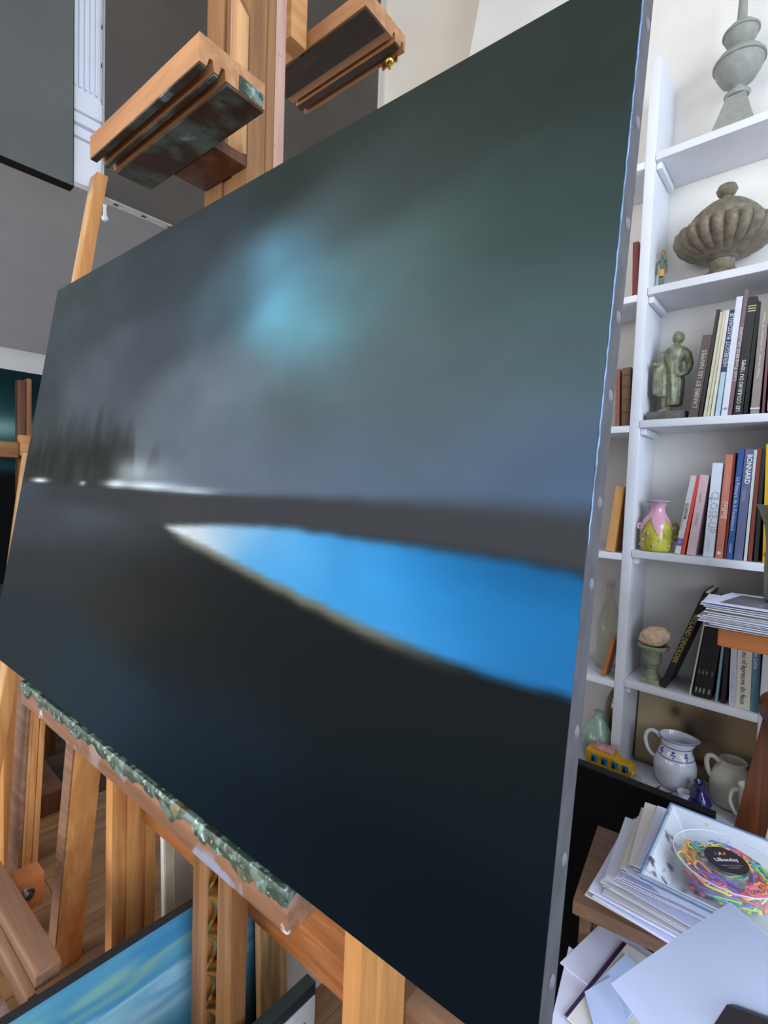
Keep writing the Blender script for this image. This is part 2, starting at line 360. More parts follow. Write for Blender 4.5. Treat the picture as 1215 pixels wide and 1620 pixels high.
def landscape(s, t):
    u, v = s*CW, t*CH
    nz = noise.noise(V((u*5, v*9, 1.3)))+.5*noise.noise(V((u*13, v*20, 4.1)))
    du, dv = .018*noise.noise(V((u*7, v*7, 9))), .012*noise.noise(V((u*8, v*11, 5)))
    sky = rbf(SKY, u+du, v+dv, .105+.06*max(0, .8-u), .062); land = tuple(x*.94 for x in rbf(LAND, u+du, v+dv, .16, .06))
    cl = noise.noise(V((u*4.2+2*v, v*7-u, 6)))+.6*noise.noise(V((u*9, v*15, 8)))+.3*noise.noise(V((u*22, v*34, 2)))
    for (gu, gv, su, sv, k, gc) in ((1.03,.752,.085,.075,.95,(108,166,194)),(.970,.842,.085,.062,.66,(94,138,162)),(1.085,.70,.085,.055,.50,(98,146,160)),(1.14,.76,.09,.06,.30,(88,124,132)),(.96,.645,.09,.07,.30,(104,118,130))):
        x, y = (u-gu+du*1.6)/su, (v-gv+dv*1.6)/sv; sky = mixc(sky, gc, k*math.exp(-x*x-y*y-.35*x*y)*(1+.12*cl))
    sky = tuple(c*(1+.075*cl) for c in sky)
    hz = .463+.0022*noise.noise(V((u*22, 0, 2)))
    # trees on the far bank
    if v > hz-.004 and u < .80:
        env = .105+.045*sstep(.0, .22, u)-.025*sstep(.50, .58, u)-.085*sstep(.60, .64, u)+.050*math.exp(-((u-.70)/.03)**2)
        env *= 1+.30*noise.noise(V((u*26, .5, 3)))+.22*noise.noise(V((u*38, v*10, 7)))
        m = (1-sstep(env*.45, env*1.25, v-hz))*(1-sstep(.68, .76, u))
        streak = .82+.15*noise.noise(V((u*34, v*9, 1)))+.20*noise.noise(V((u*15, v*16, 8)))
        sky = mixc(sky, (44, 44, 43), min(.95, max(0, 1.05*m*streak*(1-.5*sstep(.62, .66, u)))))
    # pale gleam along the waterline
    for (gu, gv, su, sv, k) in ((.13,.4725,.055,.0055,1.0),(.565,.473,.05,.008,.9),(.70,.472,.10,.008,.9),(.85,.4675,.07,.005,.7),(.40,.470,.016,.004,.8),(.66,.495,.09,.025,.45),(.60,.50,.05,.03,.25)):
        m = k*math.exp(-((u-gu)/su)**2-((v-gv)/sv)**2); sky = mixc(sky, (216, 226, 238), m)
    m = math.exp(-((u-.49)/.008)**2-((v-.474)/.006)**2); sky = mixc(sky, (96, 74, 66), .5*m)
    band = mixc((54, 56, 60), (62, 66, 76), sstep(.3, .0, u)); 
    lower = mixc(land, band, sstep(.395, .44, v)*(1-.0*u)) if v < hz+.02 else band
    lt, lb = interp(LTOP, u), interp(LBOT, u)
    if u > .5: lower = mixc(lower, (58, 58, 62), sstep(.6, .8, u)*sstep(lt-.004, lt+.010, v))
    soft = .004+.006*max(0, u-1.2)/.3
    c = mixc(lower, sky, sstep(hz-soft, hz+soft+.004+.012*sstep(.9, 1.4, u), v+.002*nz))
    # bright water
    wob = .0025*noise.noise(V((u*30, 1, 1)))
    if u > .74:
        lk = rbf(LAKE, u+du, v+dv, .075, .03); lk = tuple(x*(1+.07*cl) for x in lk); lk = mixc(lk, (28, 92, 150), .38*sstep(1.25, 1.5, u)+.25*sstep(.37, .43, v)*sstep(1.1, 1.4, u)); lk = tuple(x*.89 for x in lk)
        m = sstep(lb-.006+wob, lb+.007+wob, v)*(1-sstep(lt-.010+wob, lt+.005+wob, v))*sstep(.762, .80, u)
        rim = math.exp(-((v-lb+.004-wob)/.007)**2)*sstep(.79, .86, u)*(1-sstep(1.25, 1.42, u))
        c = mixc(c, lk, m); c = mixc(c, (196, 190, 158), .42*rim)
    return c
bc = T(CW/2, 0, CT/2)
pt = thing('landscape_painting', 'large dark landscape painting with bright blue lake resting on the easel tray', 'painting', bc)
ePAINT = vcol('oil_paint', .7, .12, .02, (.90, .93, .90))
lPAINT = vcol('light_oil_paint', .6, .08, .15)
mk('canvas_wrap', MT['sidecanvas'], pt, lambda b: hexa(b, T(0, 0, .0012), H*CW, VV*CH, -NN*(CT-.0012)), bev=.003)
paint_grid('painted_face', T(.0005, .0005, 0), H*(CW-.001), VV*(CH-.001), 330, 200, landscape, ePAINT, pt)
ridge = [T(CW-.0004+.0002*math.sin(k*1.7), k/120*CH, .0022+.0006*math.sin(k*2.3)) for k in range(52, 121)]
bm = BM(); tube(bm, ridge, [.0008+.0005*abs(math.sin(k*1.9+noise.noise(V((k*.6, 0, 0)))*3)) for k in range(len(ridge))], 6); obj('paint_ridge', bm, MT['bluepaint'], pt, label='pale blue paint line along the canvas edge')
for tv in (.965, .86, .755, .661, .584, .482, .406, .274, .164, .062):
    bm = BM(); c0 = T(CW+.001, tv, CT*.56)
    m = Matrix.Translation(c0) @ H.to_track_quat('Z', 'Y').to_matrix().to_4x4()
    bmesh.ops.create_cone(bm, cap_ends=True, segments=14, radius1=.006, radius2=.004, depth=.0016, matrix=m); obj('tack', bm, P('tack_grey', 108, 108, 116, rough=.45), pt)

# ================================================================== MAIN EASEL (crank mast between two uprights)
ez = thing('studio_easel', 'oiled wooden studio easel with brass crank screw holding the lake painting', 'easel', E(.745, .25, 0))
mk('mast_rail', MT['wood_mast'], ez, lambda b: ebox(b, .655, .716, .205, .235, .12, 3.3), bev=.003)
mk('mast_rail', MT['wood_mast'], ez, lambda b: ebox(b, .750, .800, .205, .246, .12, 3.3), bev=.003)
mk('mast_slider', MT['wood_mast'], ez, lambda b: ebox(b, .7185, .7485, .209, .233, 1.9, 3.3), bev=.002)
mk('mast_backing', MT['wood_dark'], ez, lambda b: ebox(b, .658, .748, .237, .250, .12, 3.3))
mk('mast_splice', MT['wood_pale2'], ez, lambda b: prism(b, [E(.756, .2035, 2.12), E(.800, .2035, 2.12), E(.800, .2035, 2.37), E(.758, .2035, 2.44)], -BK*.008), bev=.002)
mk('splice_edge', MT['wood_pink'], ez, lambda b: prism(b, [E(.7515, .2035, 2.12), E(.7555, .2035, 2.12), E(.7575, .2035, 2.44), E(.7535, .2035, 2.44)], -BK*.008))
def screw(b):
    n = 150; pr = []
    for k in range(n+1):
        z = .15+k/n*.95; a = z/.085*math.pi; c = E(.732, .2125, z); d = H*math.cos(a)+BK*math.sin(a); e = -H*math.sin(a)+BK*math.cos(a)
        ring = [b.verts.new(c+d*.0145*sx+e*.0035*sy) for sx, sy in ((-1, -1), (1, -1), (1, 1), (-1, 1))]
        if pr:
            for i in range(4): b.faces.new((pr[i], pr[(i+1) % 4], ring[(i+1) % 4], ring[i]))
        pr = ring
mk('crank_screw', MT['brass'], ez, screw, label='twisted brass crank screw')
# side uprights and cross beam
def upB(b): ebox(b, .200, .240, .212, .232, .07, 1.0)
mk('upright', MT['wood_z'], ez, upB, bev=.002)
mk('upright', MT['wood_z'], ez, lambda b: ebox(b, .206, .232, .232, .252, .07, 1.0))
mk('upright', MT['wood_z'], ez, lambda b: ebox(b, .198, .243, .253, .290, .07, 1.0), bev=.002)
mk('upright', MT['wood_z'], ez, lambda b: ebox(b, .204, .234, .290, .305, .07, 1.0))
mk('upright', MT['wood_z'], ez, lambda b: ebox(b, .199, .242, .305, .335, .07, 1.0), bev=.002)
mk('upright', MT['wood_z'], ez, lambda b: ebox(b, 1.108, 1.146, .205, .335, .07, 1.0), bev=.003)
mk('cross_beam', MT['wood_x'], ez, lambda b: ebox(b, .246, 1.106, .296, .330, .51, .80), bev=.003)
mk('foot_runner', MT['wood_y'], ez, lambda b: ebox(b, .19, .25, .02, .75, 0, .07), bev=.004)
mk('foot_runner', MT['wood_y'], ez, lambda b: ebox(b, 1.10, 1.155, .02, .75, 0, .07), bev=.004)
q0 = ae(642, 1556, .36); q1 = ae(698, 1600, .36)
mk('brace_block', MT['wood_worn'], ez, lambda b: ebox(b, 1.148, 1.25, .335, .40, .50, .56), bev=.003)
# tray
mk('tray', MT['wood_tray'], ez, lambda b: ebox(b, .258, 1.200, -.004, .10, .962, 1.013), bev=.004)
def crust(b):
    n = 90; prev = None
    for k in range(n+1):
        u = .258+k/n*.942; a = max(.002, .008+.013*noise.noise(V((u*22, 1, 2)))+.006*noise.noise(V((u*70, 1, 5)))); h = 1.0145+.002*noise.noise(V((u*50, 4, 2)))
        ring = [b.verts.new(p) for p in (E(u, -.0050, 1.008-a*1.6), E(u, -.0062+.001*noise.noise(V((u*60, 2, 1))), 1.011), E(u, -.003, h+.001), E(u, .018, h), E(u, .018, 1.012), E(u, -.003, 1.008-a))]
        if prev:
            for i in range(6): b.faces.new((prev[i], prev[(i+1) % 6], ring[(i+1) % 6], ring[i]))
        else: b.faces.new(ring[::-1])
        prev = ring
    b.faces.new(prev)
mk('paint_crust', MT['paint_crust'], ez, crust, label='crusted dried green and white paint on the tray lip')
mk('tray_carriage', MT['wood_y'], ez, lambda b: ebox(b, .66, .84, .102, .203, .90, .985), bev=.003)
# upper canvas holder: board with two grooves below
def holder(b, u0, u1, D0, D1, z0, th, grooves, sgn=1):
    prof = [(D0, z0+th), (D0, z0)]
    for g in grooves: prof += [(g, z0), (g+.004, z0+.014), (g+.010, z0+.014), (g+.012, z0)]
    prof += [(D1, z0), (D1, z0+th)]
    prism(b, [E(u0, d, z) for d, z in prof], H*(u1-u0))
hd = mk('canvas_holder', MT['holder_wood'], ez, lambda b: holder(b, .572, .942, .018, .134, 2.100, .040, (.030, .050)))
def under(b):
    ebox(b, .574, .940, .066, .133, 2.0965, 2.0998)
    ebox(b, .574, .940, .043, .0495, 2.0965, 2.0998); ebox(b, .574, .940, .0185, .0295, 2.0975, 2.0998)
mk('painted_underside', MT['holder_under'], hd, under, label='dark paint-smeared underside of the holder')
mk('paint_daub', MT['paint_crust'], hd, lambda b: hexa(b, E(.9425, .085, 2.101), BK*.045, UP*.022, H*.001))
mk('holder_carriage', MT['wood_dark'], ez, lambda b: ebox(b, .66, .80, .135, .203, 2.098, 2.118), bev=.002)
# rear half: second post and rear-facing holder
mk('rear_post', MT['wood_mast'], ez, lambda b: ebox(b, .752, .7995, .247, .266, 1.3, 3.3), bev=.001)
mk('rear_post', MT['wood_pink'], ez, lambda b: ebox(b, .752, .8005, .2665, .291, 1.3, 3.3))
h2 = mk('rear_canvas_holder', MT['holder_wood'], ez, lambda b: holder(b, .58, .905, .410, .548, 2.490, .036, (.500, .53)))
mk('painted_underside', MT['holder2_under'], h2, lambda b: (ebox(b, .582, .903, .414, .478, 2.486, 2.4898), ebox(b, .582, .903, .514, .528, 2.486, 2.4898)))
mk('holder_stem', MT['wood_y'], ez, lambda b: ebox(b, .694, .736, .357, .404, 2.478, 3.3), bev=.003)
bm = BM(); c0 = E(.715, .3565, 2.54); m = Matrix.Translation(c0) @ BK.to_track_quat('Z', 'Y').to_matrix().to_4x4()
bmesh.ops.create_cone(bm, cap_ends=True, segments=12, radius1=.008, radius2=.007, depth=.005, matrix=m); obj('stem_bolt', bm, MT['brass'], ez)
def wing(b):
    c = E(.872, .535, 2.478); ball(b, c, .011, .011, .009); 
    prism(b, [c+H*.008, c+H*.022+UP*.006, c+H*.022-UP*.010, c+H*.006-UP*.006], BK*.004); prism(b, [c-H*.008, c-H*.022+UP*.006, c-H*.022-UP*.010, c-H*.006-UP*.006], BK*.004)
    tube(b, [c, c-UP*.016], .004, 8)
mk('wing_nut', MT['brass'], ez, wing)

# ================================================================== OTHER EASELS AND TIMBERS ON THE LEFT
def slant(name, label, cat, p, q, a, bvec, mat, grooves=0, group=None):
    t = thing(name, label, cat, V((p.x, p.y, 0)), group)
    mk('post', mat, t, lambda b: bar(b, p, q, a, bvec), bev=.003)
    return t
# second easel: splayed leg, inner post with groove, low tray with a clamp bracket
e2 = thing('folding_easel', 'orange wooden folding easel with worn brown tray standing left of the lake painting', 'easel', E(.05, .15, 0))
p = E(-.05, .15, .0); q = E(.13, .15, .90)
mk('leg', MT['wood_z'], e2, lambda b: bar(b, p, q, H*.055, BK*.075), bev=.003)
mk('leg_edge_strip', MT['wood_worn'], p and e2, lambda b: bar(b, p-BK*.004, q-BK*.004, H*.053, BK*.004))
p2 = E(-.262, .09, .0); q2 = E(-.36, .165, .88)
mk('leg', MT['wood_worn'], e2, lambda b: bar(b, p2, q2, H*.10, BK*.010), bev=.002)
mk('leg', MT['wood_z'], e2, lambda b: bar(b, p2+BK*.011+H*.01, q2+BK*.011+H*.01, H*.09, BK*.008))
mk('leg', MT['wood_z'], e2, lambda b: bar(b, p2+BK*.020, q2+BK*.020, H*.10, BK*.018), bev=.002)
mk('leg', MT['wood_z'], e2, lambda b: bar(b, p2+BK*.040, q2+BK*.040, H*.10, BK*.016), bev=.002)
def tray2(b):
    pts = [E(-.25, -.045, .42), E(.455, -.045, .42)] + [E(.455+.035*math.sin(t), -.045, .455-.035*math.cos(t)) for t in (.5, 1.0, 1.5)] + [E(.49, -.045, .47), E(.478, -.045, .478), E(-.25, -.045, .478)]
    prism(b, pts, BK*.048)
tr = mk('tray', MT['wood_worn'], e2, tray2, bev=.003)
mk('tray_lip', MT['wood_worn'], tr, lambda b: ebox(b, -.25, .50, -.062, -.0455, .395, .445), bev=.002)
mk('tray_front', MT['wood_tray'], tr, lambda b: ebox(b, -.25, .475, -.10, -.078, .36, .40), bev=.003)
mk('clamp_bracket', MT['wood_orange'], e2, lambda b: ebox(b, .07, .13, .005, .085, .34, .43), bev=.003)
bm = BM(); c0 = E(.133, .045, .39); m = Matrix.Translation(c0) @ H.to_track_quat('Z', 'Y').to_matrix().to_4x4()
bmesh.ops.create_cone(bm, cap_ends=True, segments=16, radius1=.018, radius2=.016, depth=.004, matrix=m)
bmesh.ops.create_cone(bm, cap_ends=True, segments=6, radius1=.009, radius2=.009, depth=.016, matrix=Matrix.Translation(c0+H*.006) @ H.to_track_quat('Z', 'Y').to_matrix().to_4x4())
obj('bolt', bm, MT['steel'], e2)
# wide board at the very left
e4 = thing('wooden_board', 'wide orange wooden board standing upright beside the folding easel', 'board', E(-.62, .2, 0))
q = ae(0, 1180, .13)
mk('board', MT['wood_z'], e4, lambda b: ebox(b, -.66, -.52, .16, .245, 0, .93), bev=.004)
mk('board_cap', MT['wood_dark'], e4, lambda b: ebox(b, -.67, -.51, .155, .25, .93, .955), bev=.003)
# pale lath whose top stands above the painting
lp, lq = T(-.290, -1.005, .115), T(-.2935, 1.548, .115)
lath = thing('wooden_lath', 'pale wooden lath leaning behind the painting with its top end showing', 'lath', V((lp.x, lp.y, 0)))
mk('lath_post', MT['wood_pale'], lath, lambda b: bar(b, lp, lq, H*.045, BK*.034), bev=.004)
mk('lath_strip', MT['wood_z'], lath, lambda b: bar(b, lp+H*.046, lq+H*.046, H*.012, BK*.036), bev=.003)
# background easel with teal painting in the side room
X3 = -2.6
e3 = thing('studio_easel', 'brown wooden easel in the side room carrying the teal seascape', 'easel', (X3, .55, 0))
def at3(x, y): return ax(x, y, X3)
a0, a1 = at3(28, 640), at3(50, 640)
mk('mast', MT['wood_dark'], e3, lambda b: wbox(b, X3-.05, X3, a0.y, a0.y+.03, .1, 1.905), bev=.006)
mk('mast', wood('easel_mast_tan', (150, 104, 60), (112, 72, 38), 'z'), e3, lambda b: wbox(b, X3-.045, X3+.006, a0.y+.031, a1.y, .1, 1.915), bev=.006)
c0, c1 = at3(0, 735), at3(45, 690)
mk('clamp_block', wood('clamp_tan', (160, 112, 66), (120, 80, 44), 'y'), e3, lambda b: wbox(b, X3+.008, X3+.06, c0.y-.12, c0.y+.055, c0.z+.03, c1.z-.03), bev=.012)
mk('clamp_block', MT['wood_y'], e3, lambda b: wbox(b, X3+.01, X3+.055, c0.y+.056, c1.y+.012, c0.z+.04, c1.z), bev=.006)
l0, l1 = at3(30, 716), at3(3, 890)
mk('leg', MT['wood_pale'], e3, lambda b: bar(b, V((X3+.07, l0.y, l0.z)), V((X3+.10, l0.y-.185, .0)), V((0, .055, 0)), V((-.03, 0, 0))), bev=.008)
mk('leg', MT['wood_dark'], e3, lambda b: bar(b, V((X3-.10, l0.y+.10, 1.86)), V((X3-.42, l0.y+.2, .0)), V((0, .05, 0)), V((-.03, 0, 0))), bev=.004)
mk('foot', MT['wood_dark'], e3, lambda b: wbox(b, X3-.3, X3+.12, a0.y-.2, a1.y+.1, 0, .1), bev=.005)
sp = thing('seascape_painting', 'dark teal seascape painting with a pale cloud band on the background easel', 'painting', (X3-.09, .2, 1.0))
def sea(s, t):
    c = mixc((38, 70, 74), (18, 40, 42), sstep(.76, .98, t)); m = math.exp(-((t-.70-.03*math.sin(s*9))/.05)**2); c = mixc(c, (150, 186, 186), .75*m)
    return mixc(c, (20, 22, 24), sstep(.56, .50, t)) if t < .6 else c
mk('stretcher', MT['blackedge'], sp, lambda b: wbox(b, X3-.09, X3-.062, -.55, .70, 1.02, 1.95))
paint_grid('painted_face', (X3-.061, -.55, 1.02), (0, 1.25, 0), (0, 0, .93), 40, 60, sea, ePAINT, sp)
sh = thing('stretched_canvas', 'dark grey canvas standing on the floor behind the background easel', 'painting', (X3-.6, .3, 0))
mk('stretched_edge', MT['blackedge'], sh, lambda b: wbox(b, X3-.62, X3-.58, -.5, .9, 0, 1.2)); mk('painted_face', P('charcoal_paint', 58, 58, 60), sh, lambda b: wbox(b, X3-.58, X3-.577, -.5, .9, 0.003, 1.197))

# ================================================================== CANVASES STANDING ON THE FLOOR UNDER THE EASEL
XB = -1.10
def sky2(s, t):
    n = noise.noise(V((s*3, t*9, 0)))+.5*noise.noise(V((s*7, t*22, 3)))
    c = mixc((96, 160, 186), (62, 132, 178), sstep(-.5, .6, n)); k = t+.10*n+.12*(s-.5)
    c = mixc(c, (176, 206, 214), .8*math.exp(-((k-.62)/.07)**2)); c = mixc(c, (160, 190, 150), .5*math.exp(-((k-.86)/.03)**2)); c = mixc(c, (188, 214, 226), .6*math.exp(-((k-.74)/.025)**2))
    c = mixc(c, (70, 96, 96), .8*sstep(.50, .30, k)*sstep(-.4, .3, n+.4)); c = mixc(c, (24, 34, 30), .8*sstep(.40, .15, k))
    c = mixc(c, (30, 44, 42), sstep(.86, .95, s)*sstep(.97, .6, t))
    return c
zt = (ax(40, 1606, XB).z+ax(310, 1428, XB).z)/2
lean = V((-.045, 0, 0))
bp = thing('cloud_painting', 'blue sky and cloud painting with black edge standing under the easel', 'painting', (XB, .5, 0))
fo, fa, fb = V((XB+.05, .02, 0.002)), V((0, .80, 0)), V((-.05, 0, zt-.002))
mk('stretched_edge', MT['blackedge'], bp, lambda b: hexa(b, fo-V((.024, 0, 0)), fa, fb, V((.023, 0, 0))))
paint_grid('painted_face', fo, fa, fb, 120, 70, sky2, lPAINT, bp)
def leaner(name, label, cat, x, ya, yb, h, th, lean_, mats, group=None):
    t = thing(name, label, cat, (x, (ya+yb)/2, 0), group)
    mk('stretcher_edge', mats[0], t, lambda b: hexa(b, (x, ya, 0), (th, 0, 0), (0, yb-ya, 0), (lean_, 0, h)), bev=.001)
    mk('canvas_front', mats[1], t, lambda b: hexa(b, (x+th+.0005, ya+.004, .002), (.002, 0, 0), (0, yb-ya-.008, 0), (lean_*.99, 0, h-.004)))
    return t
leaner('stretched_canvas', 'wide grey brown canvas leaning behind the cloud painting between the easel posts', 'painting', -1.36, .655, .965, .72, .018, -.03, (MT['rawcanvas'], MT['greycanvas']))
leaner('stretched_canvas', 'off white canvas edge standing close beside the wide grey brown canvas', 'painting', -1.31, .610, .640, .50, .02, -.03, (MT['rawcanvas'], P('primed_cream', 196, 180, 150)))
leaner('pine_board', 'pale pine board leaning beside the cloud painting', 'board', -1.035, .735, .822, .46, .02, -.03, (MT['wood_pale'], wood('pine_panel_face', (196, 160, 112), (122, 90, 56), 'z')))
leaner('stretched_canvas', 'grey canvas leaning behind the pine board under the cross beam', 'painting', -1.07, .838, 1.50, .46, .02, -.04, (MT['greycanvas'], P('grey_canvas_front', 176, 170, 164)))
# framed picture, dark frame with white mat
XF = -.80
f0, f1 = ax(408, 1628, XF), ax(500, 1553, XF)
fp = thing('framed_picture', 'dark framed picture with white mat standing on the floor', 'picture', (XF, f1.y-.2, 0))
zt2 = f1.z
mk('frame', P('frame_dark_teal', 30, 44, 46, rough=.5), fp, lambda b: wbox(b, XF-.03, XF, f1.y-.42, f1.y, 0, zt2), bev=.002)
mk('mat_board', P('mat_white', 214, 220, 228), fp, lambda b: wbox(b, XF, XF+.003, f1.y-.41, f1.y-.004, .012, zt2-.028))
mk('picture', wood('picture_brown_stripes', (150, 116, 92), (84, 58, 44), 'z', fine=.7), fp, lambda b: wbox(b, XF+.003, XF+.005, f1.y-.38, f1.y-.032, .04, zt2-.068))

# ================================================================== BOOKCASE
SY, SB = 1.60, 1.778
SZ = [2.488, 2.108, 1.724, 1.339, .945]
UX0, UX1 = -.452, -.424
bk = thing('bookcase', 'white painted open bookcase built against the wall', 'bookcase', (-.3, 1.7, 0))
RX = -.098
mk('upright', MT['white'], bk, lambda b: wbox(b, UX0, UX1, SY, SB, .6405, 2.76), bev=.003)
mk('upright', MT['white'], bk, lambda b: wbox(b, -.86, -.83, SY, SB, .6405, 2.76), bev=.003)
mk('upright', MT['white'], bk, lambda b: wbox(b, RX, RX+.028, SY, SB, .6405, 2.06), bev=.003)
for i, z in enumerate(SZ):
    x1 = .25 if i < 2 else RX-.0005
    mk('shelf', MT['white'], bk, lambda b: wbox(b, UX1+.0005, x1, SY-.002, SB, z-.022, z), bev=.002)
    mk('shelf_batten', MT['white'], bk, lambda b: wbox(b, UX1+.0005, UX1+.016, SY+.012, SB-.02, z-.042, z-.0225), bev=.004)
    mk('shelf', MT['white'], bk, lambda b: wbox(b, -.8295, UX0-.0005, SY-.002, SB, z-.034, z-.014), bev=.002)
    if i > 1: mk('shelf', MT['white'], bk, lambda b: wbox(b, RX+.0285, .25, SY-.002, SB, z-.022, z), bev=.002)
BZ = .640
mk('base_cabinet', MT['white'], bk, lambda b: wbox(b, -.86, .25, 1.50, SB, 0, BZ-.022), bev=.003)
mk('base_top', MT['white'], bk, lambda b: wbox(b, -.87, .26, 1.49, SB, BZ-.0215, BZ), bev=.003)

# ---- books: spine bottom-left pixel, spine bottom-right pixel, top-left pixel
GB = {}     # right edge of the last book on each shelf
def book(label, z, x0, x1, ytop, lean, c, depth=.15, Yf=1.612, hard=True, texts=(), group=None, bands=()):
    """x0,x1: spine px at the shelf; ytop: px of the top; lean: px shift of the top"""
    yb = 650
    # shelf-height row: find y pixel where plane Yf meets z at x
    def px_at(x):
        lo, hi = 0.0, 1620.0
        for _ in range(40):
            mid = (lo+hi)/2
            if ay(x, mid, Yf).z > z: lo = mid
            else: hi = mid
        return lo
    b0 = ay(x0, px_at(x0), Yf); b1 = ay(x1, px_at(x1), Yf); tp = ay((x0+x1)/2+lean, ytop, Yf)
    mid = (b0+b1)/2; up = (tp-mid); hgt = up.length; up.normalize(); side = V((up.z, 0, -up.x)); thk = (b1-b0).length*up.z*.90
    z0 = z+.0006; 
    if up.x > 0: o = V((b1.x, Yf, z0))-side*thk     # leaning right: pivots on its right foot
    else: o = V((b0.x, Yf, z0))
    if up.x > 0: pass
    dY = V((0, 1, 0)); t = thing('book', label, 'book', (mid.x, Yf+depth/2, z), group)
    ct = min(.0028, thk*.2)
    if (o+side*thk).z < z0: o.z += z0-(o+side*thk).z
    if o.z < z0: o.z = z0
    key = (round(z, 3), x0 < 1015)
    if key in GB:
        po, pu, ph_ = GB[key]; hi_ = min(ph_*pu.z, hgt*up.z)
        need = max((po+pu*(h_/pu.z)).x-(o+up*(h_/up.z)).x for h_ in (0, hi_))
        need = max(need, (po+pu*(.0)).x-o.x)
        if need > -.0003: o.x += min(.02, need+.0004)
    if x0 < 1015:
        mx = max((o+side*thk).x, (o+side*thk+up*hgt).x)
        if mx > -.4527: o.x -= mx+.4527
    GB[key] = (o+side*thk, up.copy(), hgt)
    def cover(b):
        hexa(b, o, side*thk, up*hgt, dY*ct*1.2); hexa(b, o+dY*ct*1.2, side*ct, up*hgt, dY*(depth-ct)); hexa(b, o+side*(thk-ct)+dY*ct*1.2, side*ct, up*hgt, dY*(depth-ct))
    mk('cover', P('cover_%d_%d_%d' % c, *c, rough=.45, var=.03), t, cover)
    ins = .003 if hard else .0006
    mk('page_block', MT['pages'], t, lambda b: hexa(b, o+side*(ct*1.05)+up*ins+dY*(ct*1.4), side*(thk-2.1*ct), up*(hgt-2*ins), dY*(depth-.006)))
    for (p0, p1, cc) in bands:
        mk('spine_band', P('band_%d_%d_%d' % cc, *cc, var=.03), t, lambda b: hexa(b, o+up*(hgt*p0)-dY*.0004, side*thk, up*(hgt*(p1-p0)), dY*.0003))
    for (body, pos, ln, way, cc, off, bold) in texts:
        c_ = o+side*(thk*(.5+off))+up*(hgt*pos)-dY*.0006
        xd, yd = (up, -side) if way == 'up' else (-up, side)
        text(body, P('ink_%d_%d_%d' % cc, *cc, var=.01), t, c_, xd, yd, hgt*ln, bold=bold)
    return t
z3 = SZ[2]
book('dark brown book leaning beside the bronze statuette', z3, 1087, 1103, 531, 23, (92, 78, 74), texts=[("L'ARBRE ET LES NAPPES", .47, .70, 'up', (206, 198, 190), 0, 1), ('__', .90, .02, 'up', (200, 190, 180), 0, 1)])
book('thin black booklet between the dark brown and cream books', z3, 1104, 1110, 490, 29, (46, 44, 46), hard=False)
book('cream paperback with a slightly green spine on the statuette shelf', z3, 1112, 1117, 494, 27, (206, 202, 172), hard=False)
book('cream paperback with yellowish spine, middle of three pale ones', z3, 1117.5, 1122, 492, 27, (214, 206, 178), hard=False)
book('ivory paperback beside the blue and pale blue exhibition book', z3, 1122.5, 1128, 491, 26, (226, 218, 200), hard=False)
book('pale blue book with navy upper spine', z3, 1128.5, 1137, 491, 24, (182, 208, 222), texts=[('HERBEGOT RUISDAELIE', .72, .50, 'up', (220, 224, 232), .1, 1)], bands=[(.42, 1.0, (44, 60, 104))])
book('white book with a small grey mark low on its spine', z3, 1138, 1149, 470, 25, (222, 226, 236), texts=[('6', .06, .02, 'up', (120, 120, 150), 0, 1)])
book('mauve book with white lettering beside the wide black one', z3, 1150, 1157, 458, 28, (128, 98, 106), texts=[('Louis Pons  ', .36, .16, 'up', (226, 214, 218), 0, 1), ('L’ERGE GALLIGANI', .57, .26, 'up', (232, 222, 226), 0, 1.6)])
book('wide black book with white lettering on its spine', z3, 1158, 1174, 470, 24, (34, 36, 40), texts=[('LES COULEURS DU TEMPS', .25, .44, 'up', (232, 230, 224), -.05, 1.8), ('III', .90, .05, 'up', (206, 200, 140), .1, 1)])
book('thin black glossy book pressed against the wide black one', z3, 1175, 1182, 478, 22, (20, 20, 26), hard=False)
book('taupe book with white script title', z3, 1184, 1199, 474, 18, (150, 138, 132), texts=[('Philippe Vallotton', .42, .20, 'up', (236, 232, 228), 0, 1), ('Les dimensions de l’espace', .72, .34, 'up', (226, 222, 218), 0, 1), ('I', .05, .012, 'up', (230, 226, 220), 0, 2)])
book('plum coloured book next to the black and turquoise one', z3, 1199.5, 1204, 472, 14, (120, 74, 88))
book('black book with turquoise foot on its spine', z3, 1205, 1213, 470, 10, (26, 26, 32), bands=[(.02, .10, (110, 190, 180)), (.10, .30, (70, 90, 100))])
z4 = SZ[3]
book('grey and white paperback with purple band and red edge', z4, 1066, 1076, 753, 26, (204, 204, 204), hard=False, bands=[(.10, .20, (122, 104, 178)), (0, .10, (226, 222, 214))], texts=[('MARGRITTE', .55, .20, 'up', (60, 60, 70), .05, 1.3), ('CHRONIQUES INEDITES', .48, .34, 'up', (150, 150, 156), -.22, 1), ('BNO', .15, .045, 'down', (230, 226, 240), 0, 1.5)])
book('thin red book between two pale paperbacks', z4, 1076.8, 1082, 754, 25, (226, 82, 66), hard=False)
book('pink paperback leaning on the red book', z4, 1082, 1097, 752, 22, (214, 186, 192), hard=False, texts=[('COLETTE', .72, .12, 'down', (150, 120, 130), 0, 1), ('LES VRILLES', .45, .16, 'down', (160, 130, 140), 0, 1), ('___', .26, .04, 'down', (150, 120, 130), 0, 1)])
book('white book with faint coloured title and a turquoise stroke', z4, 1110, 1128, 733, 16, (220, 228, 242), texts=[('CLOSE-UP', .48, .44, 'down', (196, 190, 192), .1, 1), ('________', .12, .14, 'down', (120, 130, 170), -.05, 1)], bands=[(.615, .635, (96, 190, 198))])
